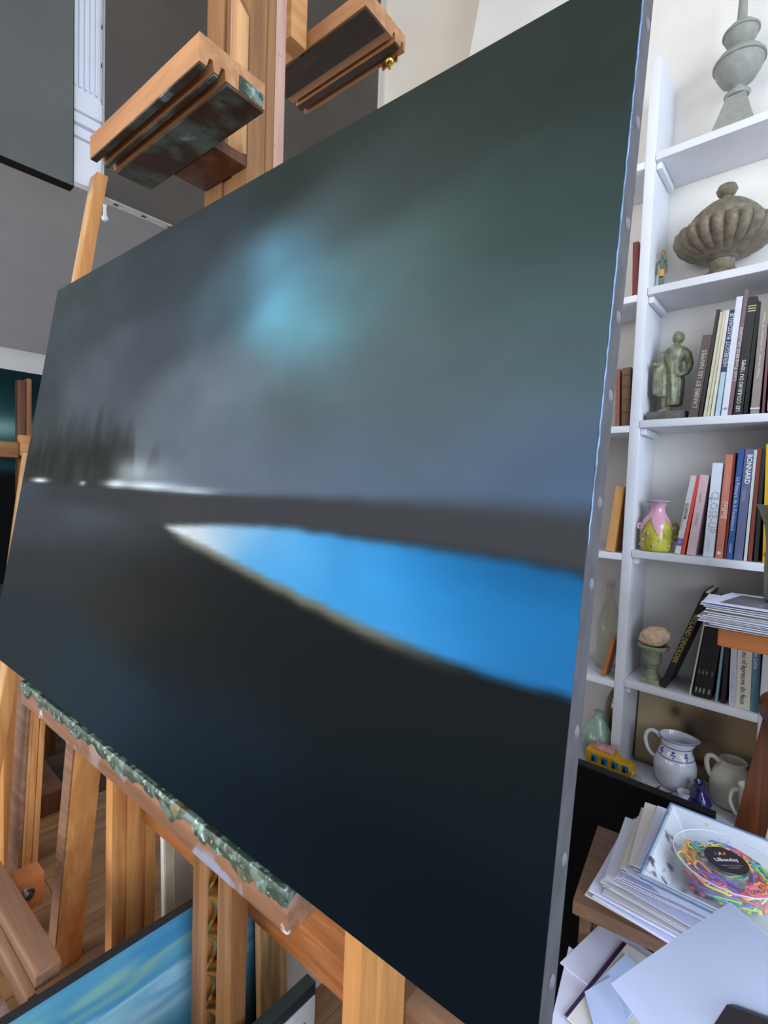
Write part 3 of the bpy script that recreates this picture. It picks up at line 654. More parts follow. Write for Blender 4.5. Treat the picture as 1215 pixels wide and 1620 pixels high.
book('salmon pink book with white lettering', z4, 1130, 1143, 720, 17, (206, 128, 108), texts=[('Bellini', .47, .16, 'up', (240, 214, 200), .1, 1.8), ('BERNARD BERENSON', .78, .26, 'up', (226, 170, 150), -.1, 1), ('■', .05, .03, 'up', (240, 222, 210), -.05, 1)])
book('thin dark red book behind the salmon one', z4, 1143.5, 1147, 716, 16, (128, 50, 46), hard=False)
book('blue hardback with pale serif title', z4, 1148, 1158, 710, 20, (56, 92, 150), texts=[('La Peinture de la Renaissance', .50, .48, 'down', (206, 216, 230), 0, 1), ('HAZAN', .10, .08, 'down', (206, 216, 230), 0, 1)])
book('slate violet hardback with bold white name', z4, 1159, 1174, 711, 19, (104, 108, 146), texts=[('BONNARD', .82, .26, 'down', (244, 244, 248), .1, 2.2), ('LE PEINTRE', .60, .11, 'down', (170, 174, 200), -.05, 1), ('HARVARD', .58, .09, 'down', (176, 180, 206), -.24, 1)])
book('thin pale grey green book beside the slate violet one', z4, 1175, 1180, 712, 17, (206, 214, 208))
book('brick red hardback beside the thin pale grey green book', z4, 1181, 1188, 709, 16, (132, 62, 56))
book('thin black book between brick red and yellow', z4, 1189, 1196, 712, 13, (40, 42, 40))
book('bright yellow wide book', z4, 1197, 1212, 703, 6, (232, 184, 44), texts=[('■', .07, .035, 'down', (150, 120, 40), 0, 1), ('__', .12, .03, 'down', (150, 120, 40), 0, 1)])
z5 = SZ[4]
t = book('black book with gold lettered name leaning steeply beside the shell urn', z5, 1041, 1053, 940, 70, (22, 22, 28), depth=.15, texts=[('ROLAND DEVOLDER', .52, .50, 'down', (196, 160, 92), 0, 1.4)])
book('thin white booklet edge between the black books', z5, 1084, 1086.5, 948, 30, (206, 198, 186), hard=False)
for k, (xa, xb, tx) in enumerate(((1087, 1094, 950), (1094.5, 1100, 952), (1100.5, 1107, 953), (1107.5, 1118, 955))):
    book('slim black catalogue with tiny white lettering in a row of four', z5, xa, xb, tx, 26, (14, 14, 16), hard=False, group='slim black catalogues on the shell urn shelf', texts=[('KMA', .075, .05, 'down', (200, 200, 200), 0, 1.5), ('1988', .27, .04, 'down', (150, 150, 150), 0, 1)])
book('thin teal book leaning on the black catalogues', z5, 1119.5, 1124, 985, 15, (118, 156, 162), hard=False)
book('thin black book between the teal and pale grey ones', z5, 1126, 1134, 990, 10, (26, 20, 28), hard=False)
book('pale grey paperback with two small squares at its foot', z5, 1139, 1150, 985, 5, (202, 204, 214), hard=False, texts=[('▪▪ ▪▪', .09, .07, 'down', (150, 152, 164), 0, 1), ('MICHEL HENRY', .30, .22, 'down', (170, 172, 184), 0, 1)])
book('cream paperback with large black italic title', z5, 1153, 1178, 985, 6, (222, 214, 196), hard=False, texts=[('ne ou «l’épreuve du feu»', .40, .70, 'down', (40, 38, 44), -.04, 1.4)])
book('teal paperback with white title beside the bookcase side', z5, 1181, 1195, 985, 6, (92, 134, 152), hard=False, texts=[('enzo Lotto', .60, .24, 'down', (226, 232, 236), .0, 1.4), ('1480 1557', .38, .10, 'down', (170, 190, 200), 0, 1)])
# narrow bay on the left
def book_l(label, z, x0, x1, ytop, lean, c, **k): return book(label, z-.014, x0, x1, ytop, lean, c, **k)
t = book_l('dark red book in the narrow bay', SZ[1], 1000, 1010, 383, 1, (122, 46, 38))
t = book_l('reddish leather book beside the ribbed brown one', SZ[2], 973, 980, 584, 1, (150, 96, 76))
t = book_l('old brown leather book with ribbed spine in the narrow bay', SZ[2], 983, 998, 582, 1, (112, 84, 58), bands=[(.22, .24, (84, 58, 38)), (.44, .46, (84, 58, 38)), (.66, .68, (84, 58, 38)), (.86, .88, (84, 58, 38))])
t = book_l('worn tan book leaning in the narrow bay', SZ[3], 956, 971, 771, 17, (216, 160, 98))
t = book_l('small orange book leaning against the clear bottle', SZ[4], 950, 956, 1011, 17, (186, 112, 66), depth=.06)

# ---- ornaments
def px_thing(x, y, Y): return ay(x, y, Y)
stone = P('grey_green_stone', 146, 148, 142, rough=.6, var=.05, scale=60, bump=.05)
# grey finial on the top shelf
c = ay(1163, 196, 1.68); c.z = SZ[0]+.0005
fn = thing('finial', 'grey turned finial with two globes and spire on the top shelf', 'finial', c)
def fbase(b):
    for (w0, z0, w1, z1) in ((.054, 0, .054, .010), (.050, .010, .022, .112)):
        a = [b.verts.new(c+V((sx*w0, sy*w0, z0))) for sx, sy in ((-1, -1), (1, -1), (1, 1), (-1, 1))]; d = [b.verts.new(c+V((sx*w1, sy*w1, z1))) for sx, sy in ((-1, -1), (1, -1), (1, 1), (-1, 1))]
        b.faces.new(a[::-1]); b.faces.new(d)
        for i in range(4): b.faces.new((a[i], a[(i+1) % 4], d[(i+1) % 4], d[i]))
mk('pyramid_base', stone, fn, fbase)
mk('globes', stone, fn, lambda b: lathe(b, c+V((0, 0, .1122)), [(r*.92, z*.88) for r, z in [(.020, 0), (.030, .003), (.034, .012), (.026, .018), (.016, .022), (.014, .034), (.024, .042), (.044, .056), (.058, .082), (.062, .102), (.067, .103), (.067, .110), (.062, .111), (.056, .126), (.036, .138), (.022, .144), (.018, .154), (.028, .160), (.040, .178), (.043, .192), (.047, .193), (.047, .199), (.042, .200), (.034, .214), (.018, .226), (.013, .24), (.011, .30), (.007, .36), (.002, .40)]], 40))
# covered urn
bronze = P('brown_green_bronze', 118, 108, 92, rough=.5, var=.16, scale=70, bump=.08)
c = ay(1142, 425, 1.685); c.z = SZ[1]+.0005
ur = thing('covered_urn', 'brown gadrooned covered urn on a foot with round knob', 'urn', c)
S = .96
gad = lambda t, z, i: .93+.13*abs(math.sin(t*11))**.7 if 9 <= i <= 15 else 1
mk('foot', bronze, ur, lambda b: lathe(b, c, [(r*S, z*S) for r, z in [(.060, 0), (.062, .008), (.056, .018), (.045, .026), (.034, .034), (.030, .05), (.032, .062)]], 32))
mk('bowl', bronze, ur, lambda b: lathe(b, c, [(r*S, z*S) for r, z in [(.031, .0625), (.034, .064), (.038, .066), (.04, .068), (.045, .07), (.05, .072), (.055, .074), (.058, .076), (.062, .078), (.075, .084), (.092, .092), (.108, .104), (.118, .118), (.123, .132), (.121, .146), (.114, .153), (.108, .153), (.10, .150), (.02, .149)]], 132, gad))
lid = mk('lid', bronze, ur, lambda b: lathe(b, c, [(r*S, z*S) for r, z in [(.098, .1545), (.100, .160), (.092, .166), (.090, .172), (.090, .180), (.083, .182), (.082, .186), (.066, .204), (.046, .222), (.024, .234), (.014, .240), (.012, .246)]], 64, lambda t, z, i: 1+.06*abs(math.sin(t*11)) if 5 < i < 10 else 1))
mk('knob', bronze, lid, lambda b: lathe(b, c, [(r*S, z*S) for r, z in [(.013, .2465), (.022, .252), (.027, .264), (.022, .276), (.010, .283), (.001, .285)]], 24))
# tiny painted standing figure
c = ay(1046, 443, 1.66); c.z = SZ[1]+.0005
tf = thing('wooden_figurine', 'tiny thin painted wooden standing figure beside the covered urn', 'figurine', c)
mk('base', P('figurine_base', 110, 96, 88), tf, lambda b: lathe(b, c, [(.018, 0), (.018, .006), (.010, .010)], 20))
gfig = P('figurine_green', 86, 104, 82, var=.2, scale=60)
def fig(b):
    for s in (-1, 1):
        tube(b, [c+V((s*.004, 0, .008)), c+V((s*.004, 0, .05))], .0032, 8); tube(b, [c+V((s*.007, 0, .093)), c+V((s*.012, 0, .088)), c+V((s*.013, 0, .055))], .0022, 8)
    tube(b, [c+V((0, 0, .045)), c+V((0, 0, .06)), c+V((0, 0, .075)), c+V((0, 0, .092)), c+V((0, 0, .098)), c+V((0, 0, .104))], [.007, .0065, .005, .009, .004, .003], 10)
mk('body', gfig, tf, fig)
mk('head', P('figurine_head', 150, 126, 80), tf, lambda b: ball(b, c+V((0, 0, .114)), .006, .006, .011))
mk('loincloth', P('figurine_ochre', 206, 150, 60), tf, lambda b: lathe(b, c, [(.0075, .046), (.0078, .060), (.0066, .066)], 14))
# bronze statuette of a draped standing figure
c = ay(1058, 652, 1.662); c.z = SZ[2]+.0005
stt = thing('bronze_statuette', 'green bronze statuette of a draped standing figure on a dark plinth', 'statuette', c)
px = 1/545.0
mk('plinth', P('plinth_stone', 96, 88, 86, var=.15, scale=40), stt, lambda b: wbox(b, c.x-.052, c.x+.050, c.y-.036, c.y+.036, c.z, c.z+.026), bev=.002)
gb = P('green_bronze', 124, 128, 104, rough=.45, var=.22, scale=60, metal=.1)
def statue(b):
    k = px*16.2/16.2
    def q(x, y, d=0): return c+V(((x-430)/10.125*px*.97, d, .026+(1450-y)/10.125*px*.97))
    # legs, robe, torso as a loft of ellipses with folds
    secs = [(500, 1345, 105, .020), (505, 1250, 108, .022), (500, 1100, 120, .024), (495, 950, 128, .025), (480, 840, 128, .025), (465, 740, 112, .024), (455, 640, 118, .024), (460, 540, 150, .026), (470, 450, 165, .026), (480, 390, 140, .022), (485, 360, 70, .016), (490, 330, 42, .012), (495, 300, 40, .012)]
    rings = []; n = 36
    for i, (x, y, hw, dp) in enumerate(secs):
        ring = []
        for j in range(n):
            t = 2*math.pi*j/n; f = 1+(.09*math.sin(7*t+i*.35)+.05*math.sin(13*t-i*.5) if i < 6 else .02*math.sin(5*t))
            p = q(x, y); ring.append(b.verts.new(p+V((hw/10.125*px*f*math.cos(t), dp*f*math.sin(t), 0))))
        rings.append(ring)
    for a, d in zip(rings, rings[1:]):
        for j in range(n): b.faces.new((a[j], a[(j+1) % n], d[(j+1) % n], d[j])).smooth = True
    b.faces.new(rings[0][::-1]); b.faces.new(rings[-1])
    ball(b, q(505, 225, -.004), .0145, .016, .0185); ball(b, q(500, 215, .006), .0165, .014, .0175)   # head and hair
    ball(b, q(500, 240, -.020), .003, .004, .005)
    # bent arm on the right with hand on the hip
    tube(b, [q(596, 440), q(648, 520, -.004), q(690, 660, .004), q(685, 760, 0), q(665, 830, -.01), q(610, 850, -.02), q(580, 865, -.022)], [.011, .0125, .010, .008, .0068, .0062, .004], 12)
    for m in range(4): tube(b, [q(612, 846+m*6, -.022), q(585, 850+m*9, -.026), q(560, 862+m*10, -.026)], [.0028, .0026, .0018], 6)
    # other arm lowered, forearm forward holding a roll of cloth
    tube(b, [q(330, 440), q(300, 540, .0), q(268, 620, -.006), q(245, 660, -.018), q(210, 655, -.030)], [.014, .0125, .011, .008, .006], 12)
    ball(b, q(205, 655, -.03), .0072, .007, .0068)
    # hanging drape under that forearm
    for m, (x, y0_, y1_) in enumerate(((225, 640, 1140), (262, 620, 1170), (300, 600, 1190), (340, 560, 1190))):
        tube(b, [q(x, y0_, -.016+.005*m), q(x-8, (y0_+y1_)/2, -.012), q(x, y1_, -.010)], [.008, .009, .0085], 8)
    # shins and feet
    tube(b, [q(360, 1150), q(352, 1300), q(350, 1400), q(320, 1430, -.012), q(285, 1440, -.022)], [.011, .0085, .006, .006, .004], 10)
    tube(b, [q(420, 1300), q(412, 1380), q(410, 1430), q(400, 1442, -.016)], [.010, .007, .006, .005], 10)
so = mk('draped_figure', gb, stt, statue)
rm = so.modifiers.new('Remesh', 'REMESH'); rm.mode = 'VOXEL'; rm.voxel_size = .0016; rm.use_smooth_shade = True
# pink and lime vase
c = ay(1037, 866, 1.638); c.z = SZ[3]+.0005
va = thing('ceramic_vase', 'lime and pink glazed vase with petal collar and ring handles', 'vase', c)
lime = P('lime_glaze', 186, 182, 66, rough=.25, var=.15, scale=30, coat=.5); pinkg = P('pink_glaze', 222, 166, 190, rough=.25, var=.08, coat=.5)
mk('body', lime, va, lambda b: lathe(b, c, [(.040, 0), (.046, .004), (.049, .02), (.050, .05), (.047, .075), (.040, .092), (.030, .104), (.024, .112)], 36))
def collar(b):
    n = 40; prev = None; pr = [(.0265, .112), (.0225, .122), (.0225, .132), (.030, .143), (.036, .147)]
    rings = [[b.verts.new(c+V((r*math.cos(2*math.pi*k/n), r*math.sin(2*math.pi*k/n), z))) for k in range(n)] for r, z in pr]
    for a, d in zip(rings, rings[1:]):
        for k in range(n): b.faces.new((a[k], a[(k+1) % n], d[(k+1) % n], d[k])).smooth = True
    def body_r(z): return interp([(.02, .0495), (.05, .0508), (.075, .0478), (.092, .041), (.104, .031), (.112, .0262)], z)
    low = []
    for k in range(n):
        t = 2*math.pi*k/n; saw = abs(((t*5/(2*math.pi)+.5) % 1)-.5)*2; ring = []
        for m in range(1, 5):
            z = .112-(.012+.052*(1-saw))*m/4; r = body_r(z)+.0012; ring.append(b.verts.new(c+V((r*math.cos(t), r*math.sin(t), z))))
        low.append([rings[0][k]]+ring)
    for k in range(n):
        for m in range(4): b.faces.new((low[k][m], low[(k+1) % n][m], low[(k+1) % n][m+1], low[k][m+1])).smooth = True
mk('petal_collar', pinkg, va, collar)
mk('rim', P('grey_blue_rim', 150, 164, 178, rough=.3), va, lambda b: tube(b, [c+V((.037*math.cos(2*math.pi*k/30), .037*math.sin(2*math.pi*k/30), .148)) for k in range(30)], .0026, 8, True))
for (ox, oz, rr) in ((.052, .072, .012), (.056, .048, .010)):
    mk('ring_handle', P('olive_glaze', 128, 118, 44, rough=.3), va, lambda b: tube(b, [c+V((ox+rr*math.cos(2*math.pi*k/20), -.004, oz+rr*math.sin(2*math.pi*k/20))) for k in range(20)], .0052, 8, True))
mk('ring_handle', P('pale_pink_glaze', 228, 196, 200, rough=.3), va, lambda b: tube(b, [c+V((-.050+.006*math.cos(2*math.pi*k/16), -.014, .072+.006*math.sin(2*math.pi*k/16))) for k in range(16)], .004, 8, True))
for k in range(9):
    a = -2.6+k*.36; z = (.018, .034, .052)[k % 3]; rr = .0505 if z > .03 else .0492
    mk('glaze_dot', pinkg, va, lambda b: ball(b, c+V((rr*math.cos(a), rr*math.sin(a), z)), .004, .004, .004, 8))
for ch in va.children:
    for v in ch.data.vertices: v.co = V((v.co.x*.87, v.co.y*.87, v.co.z))
# green urn with shell
c = ay(1031, 1066, 1.640); c.z = SZ[4]+.0005
gu = thing('small_urn', 'small green stone urn holding the shell', 'urn', c); gst = P('grey_green_urn', 138, 146, 116, rough=.75, var=.1, scale=50, bump=.15)
mk('plinth', gst, gu, lambda b: wbox(b, c.x-.030, c.x+.030, c.y-.030, c.y+.030, c.z, c.z+.014), bev=.002)
mk('bowl', gst, gu, lambda b: lathe(b, c, [(.026, .0142), (.024, .022), (.014, .036), (.013, .042), (.018, .046), (.015, .05), (.022, .056), (.027, .066), (.026, .094), (.030, .100), (.048, .104), (.050, .110), (.046, .114), (.036, .112), (.032, .104), (.02, .098)], 32))
for ch in gu.children:
    for v in ch.data.vertices: v.co = V((v.co.x*.86, v.co.y*.86, v.co.z))
sc_ = c+V((.002, -.002, .112))
def shell(b):
    r = bmesh.ops.create_icosphere(b, subdivisions=4, radius=1)
    for v in r['verts']:
        p = v.co.copy(); a = math.atan2(p.y, p.x); rid = 1+.10*abs(math.sin(a*7+p.z*3))+.14*noise.noise(p*2.4)
        v.co = sc_+V((p.x*.039*rid, p.y*.028*rid, p.z*.028*rid+.026+.008*p.x))
    for f in b.faces: f.smooth = True
tag(mk('sea_shell', P('shell_beige', 226, 196, 166, rough=.6, var=.12, scale=40, bump=.3), None, shell), 'beige ridged sea shell lying in the small green urn', 'shell')
# bottles and vases in the narrow bay
c = ay(960, 1046, 1.715); c.z = SZ[4]-.0135
bo = thing('glass_bottle', 'tall clear glass bottle in the narrow bay', 'bottle', c)
mk('glass_body', glass('bottle_glass', (226, 226, 214), .12, .75), bo, lambda b: lathe(b, c, [(.030, 0), (.034, .004), (.035, .02), (.036, .12), (.034, .15), (.022, .20), (.014, .23), (.0125, .262), (.0155, .264), (.0155, .272), (.0125, .274), (.012, .288)], 28))
c = ay(944, 1190, 1.64); c.z = BZ+.0005
gv = thing('pottery_vase', 'pale sea green pottery vase behind the toy bus', 'vase', c)
mk('body', P('celadon_glaze', 150, 176, 160, rough=.25, var=.18, scale=18, coat=.5), gv, lambda b: lathe(b, c, [(.030, 0), (.038, .01), (.046, .04), (.048, .065), (.044, .092), (.034, .116), (.022, .138), (.014, .152), (.015, .166)], 32))
c = ay(973, 1190, 1.732); c.z = BZ+.0005
ov = thing('glass_carboy', 'dark olive glass bottle behind the sea green vase', 'bottle', c)
mk('body', P('olive_glass', 92, 84, 52, rough=.2, var=.15, coat=.6), ov, lambda b: lathe(b, c, [(.028, 0), (.034, .01), (.039, .10), (.041, .14), (.036, .18), (.022, .215), (.010, .235), (.0085, .258)], 28))
# toy bus on the cabinet top
bz = .674; bx0, bx1 = -.502, -.372; bl = bx1-bx0; yb0, yb1 = 1.535, 1.585; bh = .052
tag(obj('flat_box', (lambda b: (wbox(b, -.515, -.36, 1.525, 1.595, BZ+.0005, bz-.0004), b)[1])(BM()), P('box_card', 190, 190, 196), bev=.001), 'low pale cardboard box under the toy bus', 'box')
bs = thing('toy_bus', 'yellow toy bus with blue windows and pink roof rack', 'toy', ((bx0+bx1)/2, 1.56, bz))
yel = P('toy_yellow', 226, 172, 30, rough=.35, var=.05)
def busb(b):
    pr = [(bx0, bz+.010), (bx0, bz+bh), (bx0+bl*.62, bz+bh), (bx0+bl*.66, bz+bh-.012), (bx0+bl*.90, bz+bh-.014), (bx0+bl*.985, bz+bh-.026), (bx1, bz+.03), (bx1, bz+.010)]
    prism(b, [(x, yb0, z) for x, z in pr], (0, yb1-yb0, 0))
mk('bus_body', yel, bs, busb, bev=.004)
for k in range(4):
    xk = bx0+bl*(.12+.225*k); w_ = mk('window', P('toy_blue', 40, 140, 200, rough=.3), bs, lambda b: wbox(b, xk, xk+bl*.14, yb0-.0015, yb0+.001, bz+.020, bz+.041), bev=.001)
    mk('passenger', P('toy_black', 24, 24, 28), w_, lambda b: (ball(b, (xk+bl*.045, yb0-.002, bz+.033), .003, .0012, .004, 8), wbox(b, xk+bl*.02, xk+bl*.08, yb0-.0028, yb0-.0018, bz+.021, bz+.029)))
mk('roof_rack', P('toy_pink', 206, 150, 150, rough=.4, var=.2, scale=60), bs, lambda b: wbox(b, bx0+bl*.14, bx0+bl*.60, yb0+.008, yb1-.008, bz+bh+.0005, bz+bh+.014), bev=.005)
for sx in (.2, .78):
    for yy in (yb0+.004, yb1-.004):
        bm = BM(); bmesh.ops.create_cone(bm, cap_ends=True, segments=16, radius1=.010, radius2=.010, depth=.007, matrix=Matrix.Translation((bx0+bl*sx, yy, bz+.0102)) @ Matrix.Rotation(math.pi/2, 4, 'X')); obj('wheel', bm, P('toy_black', 24, 24, 28), bs)
mk('headlight', P('toy_cream', 232, 226, 206), bs, lambda b: ball(b, (bx1, yb0+.014, bz+.022), .003, .006, .006, 10))
# jug
c = az(1066, 1236, BZ); c.z = BZ+.0005; c.y = min(c.y, 1.675); cj = ay(1066, 1238, c.y); c.x = cj.x
jg = thing('ceramic_jug', 'white jug with blue bands and sprigs in the lowest compartment', 'jug', c)
jw = P('jug_white', 226, 230, 240, rough=.2, var=.02, coat=.6); jb = P('jug_blue', 62, 74, 160, rough=.3)
JS = 1.02
jp = [(.034, 0), (.040, .004), (.050, .022), (.056, .046), (.055, .070), (.048, .092), (.041, .108), (.039, .122), (.042, .136), (.046, .146)]
def spout(t, z, i):
    k = max(0, math.cos(t-.15))**6; return 1+.28*k*max(0, (z/JS-.115)/.031) if z > .115*JS else 1
def jugb(b):
    rg = lathe(b, c, [(r*JS, z*JS) for r, z in jp], 44, spout, capped=False); b.faces.new(rg[0][::-1])
    inn = lathe(b, c, [(r*JS*.93, z*JS) for r, z in jp[::-1][:5]], 44, lambda t, z, i: spout(t, z, i), capped=False)
    for k in range(44): b.faces.new((rg[-1][k], rg[-1][(k+1) % 44], inn[0][(k+1) % 44], inn[0][k]))
    b.faces.new(inn[-1])
mk('body', jw, jg, jugb)
def jr(z): return interp([(q_[1], q_[0]) for q_ in jp], z)*JS
for z in (.143, .1225, .093):
    mk('blue_band', jb, jg, lambda b: tube(b, [c+V(((jr(z)+.0004)*spout(2*math.pi*k/44, z*JS, 0)*math.cos(2*math.pi*k/44), (jr(z)+.0004)*spout(2*math.pi*k/44, z*JS, 0)*math.sin(2*math.pi*k/44), z*JS)) for k in range(44)], .0013, 6, True))
for a in (-2.35, -1.55, -.75):
    def sprig(b):
        for (da, dz, s_) in ((0, .004, .0042), (.07, -.004, .0034), (-.07, -.003, .0034), (.02, -.010, .0026)):
            z = .108+dz; r_ = jr(z)+.0002; ball(b, c+V((r_*math.cos(a+da), r_*math.sin(a+da), z*JS)), s_, s_*.5, s_, 8)
    mk('blue_sprig', jb, jg, sprig)
mk('handle', jw, jg, lambda b: tube(b, smooth([c+V((-x*JS, -.006, z*JS)) for x, z in ((.040, .134), (.060, .146), (.076, .136), (.080, .112), (.070, .084), (.054, .070))]), .0056, 10))
# white pitcher behind the stool, tiny cup, blue vase, pods
c = az(1152, 1268, BZ); c.z = BZ+.0005; c.y = 1.685; c.x = ay(1156, 1260, 1.685).x
wp = thing('stoneware_pitcher', 'off white stoneware pitcher with thick handle behind the stool leg', 'pitcher', c)
ow = P('off_white_stoneware', 208, 206, 192, rough=.35, var=.05, coat=.3)
mk('body', ow, wp, lambda b: lathe(b, c, [(.040, 0), (.048, .006), (.054, .04), (.052, .075), (.044, .098), (.034, .108), (.031, .118), (.034, .128), (.031, .129), (.027, .118), (.02, .10)], 36))
mk('handle', ow, wp, lambda b: tube(b, smooth([c+V((x, -.012, z)) for x, z in ((-.030, .118), (-.048, .128), (-.060, .118), (-.058, .09), (-.048, .07))]), .0065, 10))
c = az(1136, 1262, BZ); c = V((ay(1189, 1270, 1.595).x, 1.595, BZ+.0005))
mg = thing('stoneware_mug', 'pale mug with long handle beside the stoneware pitcher', 'mug', c)
mk('body', ow, mg, lambda b: lathe(b, c, [(.022, 0), (.026, .006), (.027, .05), (.030, .105), (.032, .112), (.029, .112), (.026, .1), (.022, .03)], 28))
mk('handle', ow, mg, lambda b: tube(b, smooth([c+V((x, -.006, z)) for x, z in ((-.028, .098), (-.042, .088), (-.046, .06), (-.034, .035), (-.026, .030))]), .005, 10))
c = az(1082, 1268, BZ); c.z += .0005
tc = thing('tiny_cup', 'tiny white cup with handle in front of the jug', 'cup', c)
mk('body', jw, tc, lambda b: lathe(b, c, [(.011, 0), (.014, .004), (.016, .016), (.019, .028), (.017, .028), (.014, .016), (.008, .006)], 24))
mk('handle', jw, tc, lambda b: tube(b, [c+V((.016+.007*math.sin(t), -.003, .016-.008*math.cos(t))) for t in (0, .6, 1.2, 1.8, 2.4, 3.1)], .002, 8))
c = az(1106, 1276, BZ); c.z += .0005
bv = thing('glass_vase', 'small cobalt blue bottle vase beside the tiny cup', 'vase', c)
mk('body', P('cobalt_glaze', 36, 42, 110, rough=.15, var=.1, coat=.8), bv, lambda b: lathe(b, c, [(.022, 0), (.028, .006), (.030, .018), (.024, .032), (.013, .042), (.0105, .052), (.0115, .062), (.017, .070), (.015, .070), (.009, .06)], 28))
for k, (x_, y_) in enumerate(((1040, 1246), (1060, 1254))):
    pc = az(x_, y_+5, BZ); pc.z += .0005
    mk_ = BM(); tube(mk_, [pc+V((-.006, 0, .003)), pc+V((0, 0, .006)), pc+V((.006, .004, .016-.008*k))], [.003, .0045, .0012], 8)
    tag(obj('dried_pod', mk_, P('pod_brown', 140, 74, 56)), ('small pointed red brown pod standing left of the tiny cup' if k == 0 else 'small round red brown pod touching the tiny cup'), 'pod')
# brown figure study leaning at the back of the lowest compartment
def study(s, t):
    n = noise.noise(V((s*4, t*4, 2))); c_ = mixc((168, 146, 112), (192, 170, 134), .5+.5*n)
    m = math.exp(-((s-.55)/.22)**2-((t-.62)/.26)**2); c_ = mixc(c_, (84, 62, 44), .75*m)
    for (a, b_, sa, sb, k) in ((.34, .70, .05, .06, .7), (.47, .55, .06, .09, .8), (.50, .22, .14, .04, .8), (.66, .62, .10, .20, .3)):
        c_ = mixc(c_, (34, 26, 22), k*math.exp(-((s-a)/sa)**2-((t-b_)/sb)**2))
    c_ = mixc(c_, (170, 140, 104), .6*math.exp(-((s-.42)/.10)**2-((t-.80)/.07)**2)); return mixc(c_, (66, 54, 44), .6*sstep(.10, .0, t))
sd = thing('brown_study_painting', 'brown tonal study painting leaning at the back of the lowest compartment', 'painting', (-.26, 1.75, BZ))
so0 = V((-.418, 1.742, BZ+.001)); sa_, sb_ = V((.312, 0, 0)), V((0, .022, .275))
mk('panel', P('study_board', 110, 92, 72), sd, lambda b: hexa(b, so0+V((0, .0015, 0)), sa_, sb_, V((0, .009, 0))))
paint_grid('painted_face', so0, sa_, sb_, 60, 60, study, vcol('matte_oil', .6, 0), sd)

# ================================================================== BLACK CANVAS BEFORE THE CABINET
YK = 1.42
k0, k1 = ay(900, 1200, YK), ay(1131, 1287, YK)
kc = thing('black_canvas', 'plain black canvas leaning on the cabinet behind the desk', 'canvas', ((k0.x+k1.x)/2, YK, 0))
zk = .728
mk('canvas_face', MT['black'], kc, lambda b: hexa(b, (-.62, YK-.03, 0), (k1.x+.62, 0, 0), (0, .03, zk), (0, .026, 0)))
mk('top_edge', MT['blackedge'], kc, lambda b: hexa(b, (-.62, YK, zk+.0005), (k1.x+.62, 0, 0), (0, .026, 0), (0, 0, .004)))

# ================================================================== DESK WITH PAPERS
TZ = .80
d0, d1 = az(906, 1424, TZ), az(1075, 1502, TZ)
dk = thing('side_table', 'brown wooden side table with a lower shelf stacked with papers', 'table', (-.05, 1.0, 0))
dxr = .34; dyb = 1.24; dir_ = (d1-d0).normalized(); per = V((-dir_.y, dir_.x, 0))
mk('table_top', MT['wood_desk'], dk, lambda b: prism(b, [d0, d0+dir_*.62, d0+dir_*.62+per*.235, d0+per*.235], (0, 0, -.024)), bev=.002)
for (a, b_) in ((.0, .075), (.57, .02), (.0, .19), (.57, .19)):
    p_ = d0+dir_*a+per*b_; mk('leg', MT['wood_desk'], dk, lambda b: prism(b, [V((p_.x, p_.y, 0)), V((p_.x, p_.y, 0))+dir_*.019, V((p_.x, p_.y, 0))+dir_*.019+per*.035, V((p_.x, p_.y, 0))+per*.035], (0, 0, TZ-.0245)), bev=.002)
LZ = .618
mk('lower_shelf', MT['wood_desk'], dk, lambda b: prism(b, [V((q_.x, q_.y, LZ)) for q_ in (d0-per*.12+dir_*.022, d0-per*.12+dir_*.565, d0+per*.19+dir_*.565, d0+per*.19+dir_*.022)], (0, 0, -.018)))
def sheet(label, corner, a, b_, mat, th=.0012, curl=0.0, group='loose papers on the side table', name='paper_sheet', n=8, cat='paper', bend=None):
    """paper: corner, edge vectors, optional curl that lifts the far corner"""
    bm = BM(); corner, a, b_ = V(corner), V(a), V(b_); top = []; bot = []
    up_ = a.cross(b_).normalized(); up_ = up_ if up_.z > 0 else -up_
    for j in range(n+1):
        for i in range(n+1):
            s, t = i/n, j/n; p_ = corner+a*s+b_*t+V((0, 0, curl*(s*t)**2))
            if bend: p_ = p_+up_*bend*math.sin(math.pi*s)*1.0
            top.append(bm.verts.new(p_+up_*th)); bot.append(bm.verts.new(p_))
    ix = lambda i, j: j*(n+1)+i
    for j in range(n):
        for i in range(n):
            f = bm.faces.new((top[ix(i, j)], top[ix(i+1, j)], top[ix(i+1, j+1)], top[ix(i, j+1)])); f.smooth = True
            f = bm.faces.new((bot[ix(i, j)], bot[ix(i, j+1)], bot[ix(i+1, j+1)], bot[ix(i+1, j)])); f.smooth = True
    per_ = [ix(i, 0) for i in range(n+1)]+[ix(n, j) for j in range(1, n+1)]+[ix(i, n) for i in range(n-1, -1, -1)]+[ix(0, j) for j in range(n-1, 0, -1)]
    for k in range(len(per_)):
        i, j = per_[k], per_[(k+1) % len(per_)]; bm.faces.new((top[i], top[j], bot[j], bot[i]))
    o = obj(name, bm, mat); return tag(o, label, cat, group)
def rot(v, deg): return Matrix.Rotation(math.radians(deg), 3, 'Z') @ V(v)
# tall stack under the ceramic tray
zz = TZ+.0006; st0 = d0+dir_*.022+per*.018
NS = 22
for k in range(NS):
    th = .0012 if k > 3 else .003
    an = random.uniform(-9, 4)-4; j1 = random.uniform(-.010, .014)+.0030*k; j2 = random.uniform(-.006, .010)+.0002*k
    m_ = MT['paper'] if k % 4 else MT['paper2']
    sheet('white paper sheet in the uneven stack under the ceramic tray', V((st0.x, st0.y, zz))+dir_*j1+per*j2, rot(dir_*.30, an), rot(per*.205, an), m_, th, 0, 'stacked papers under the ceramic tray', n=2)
    zz += th+.0026
STZ = zz
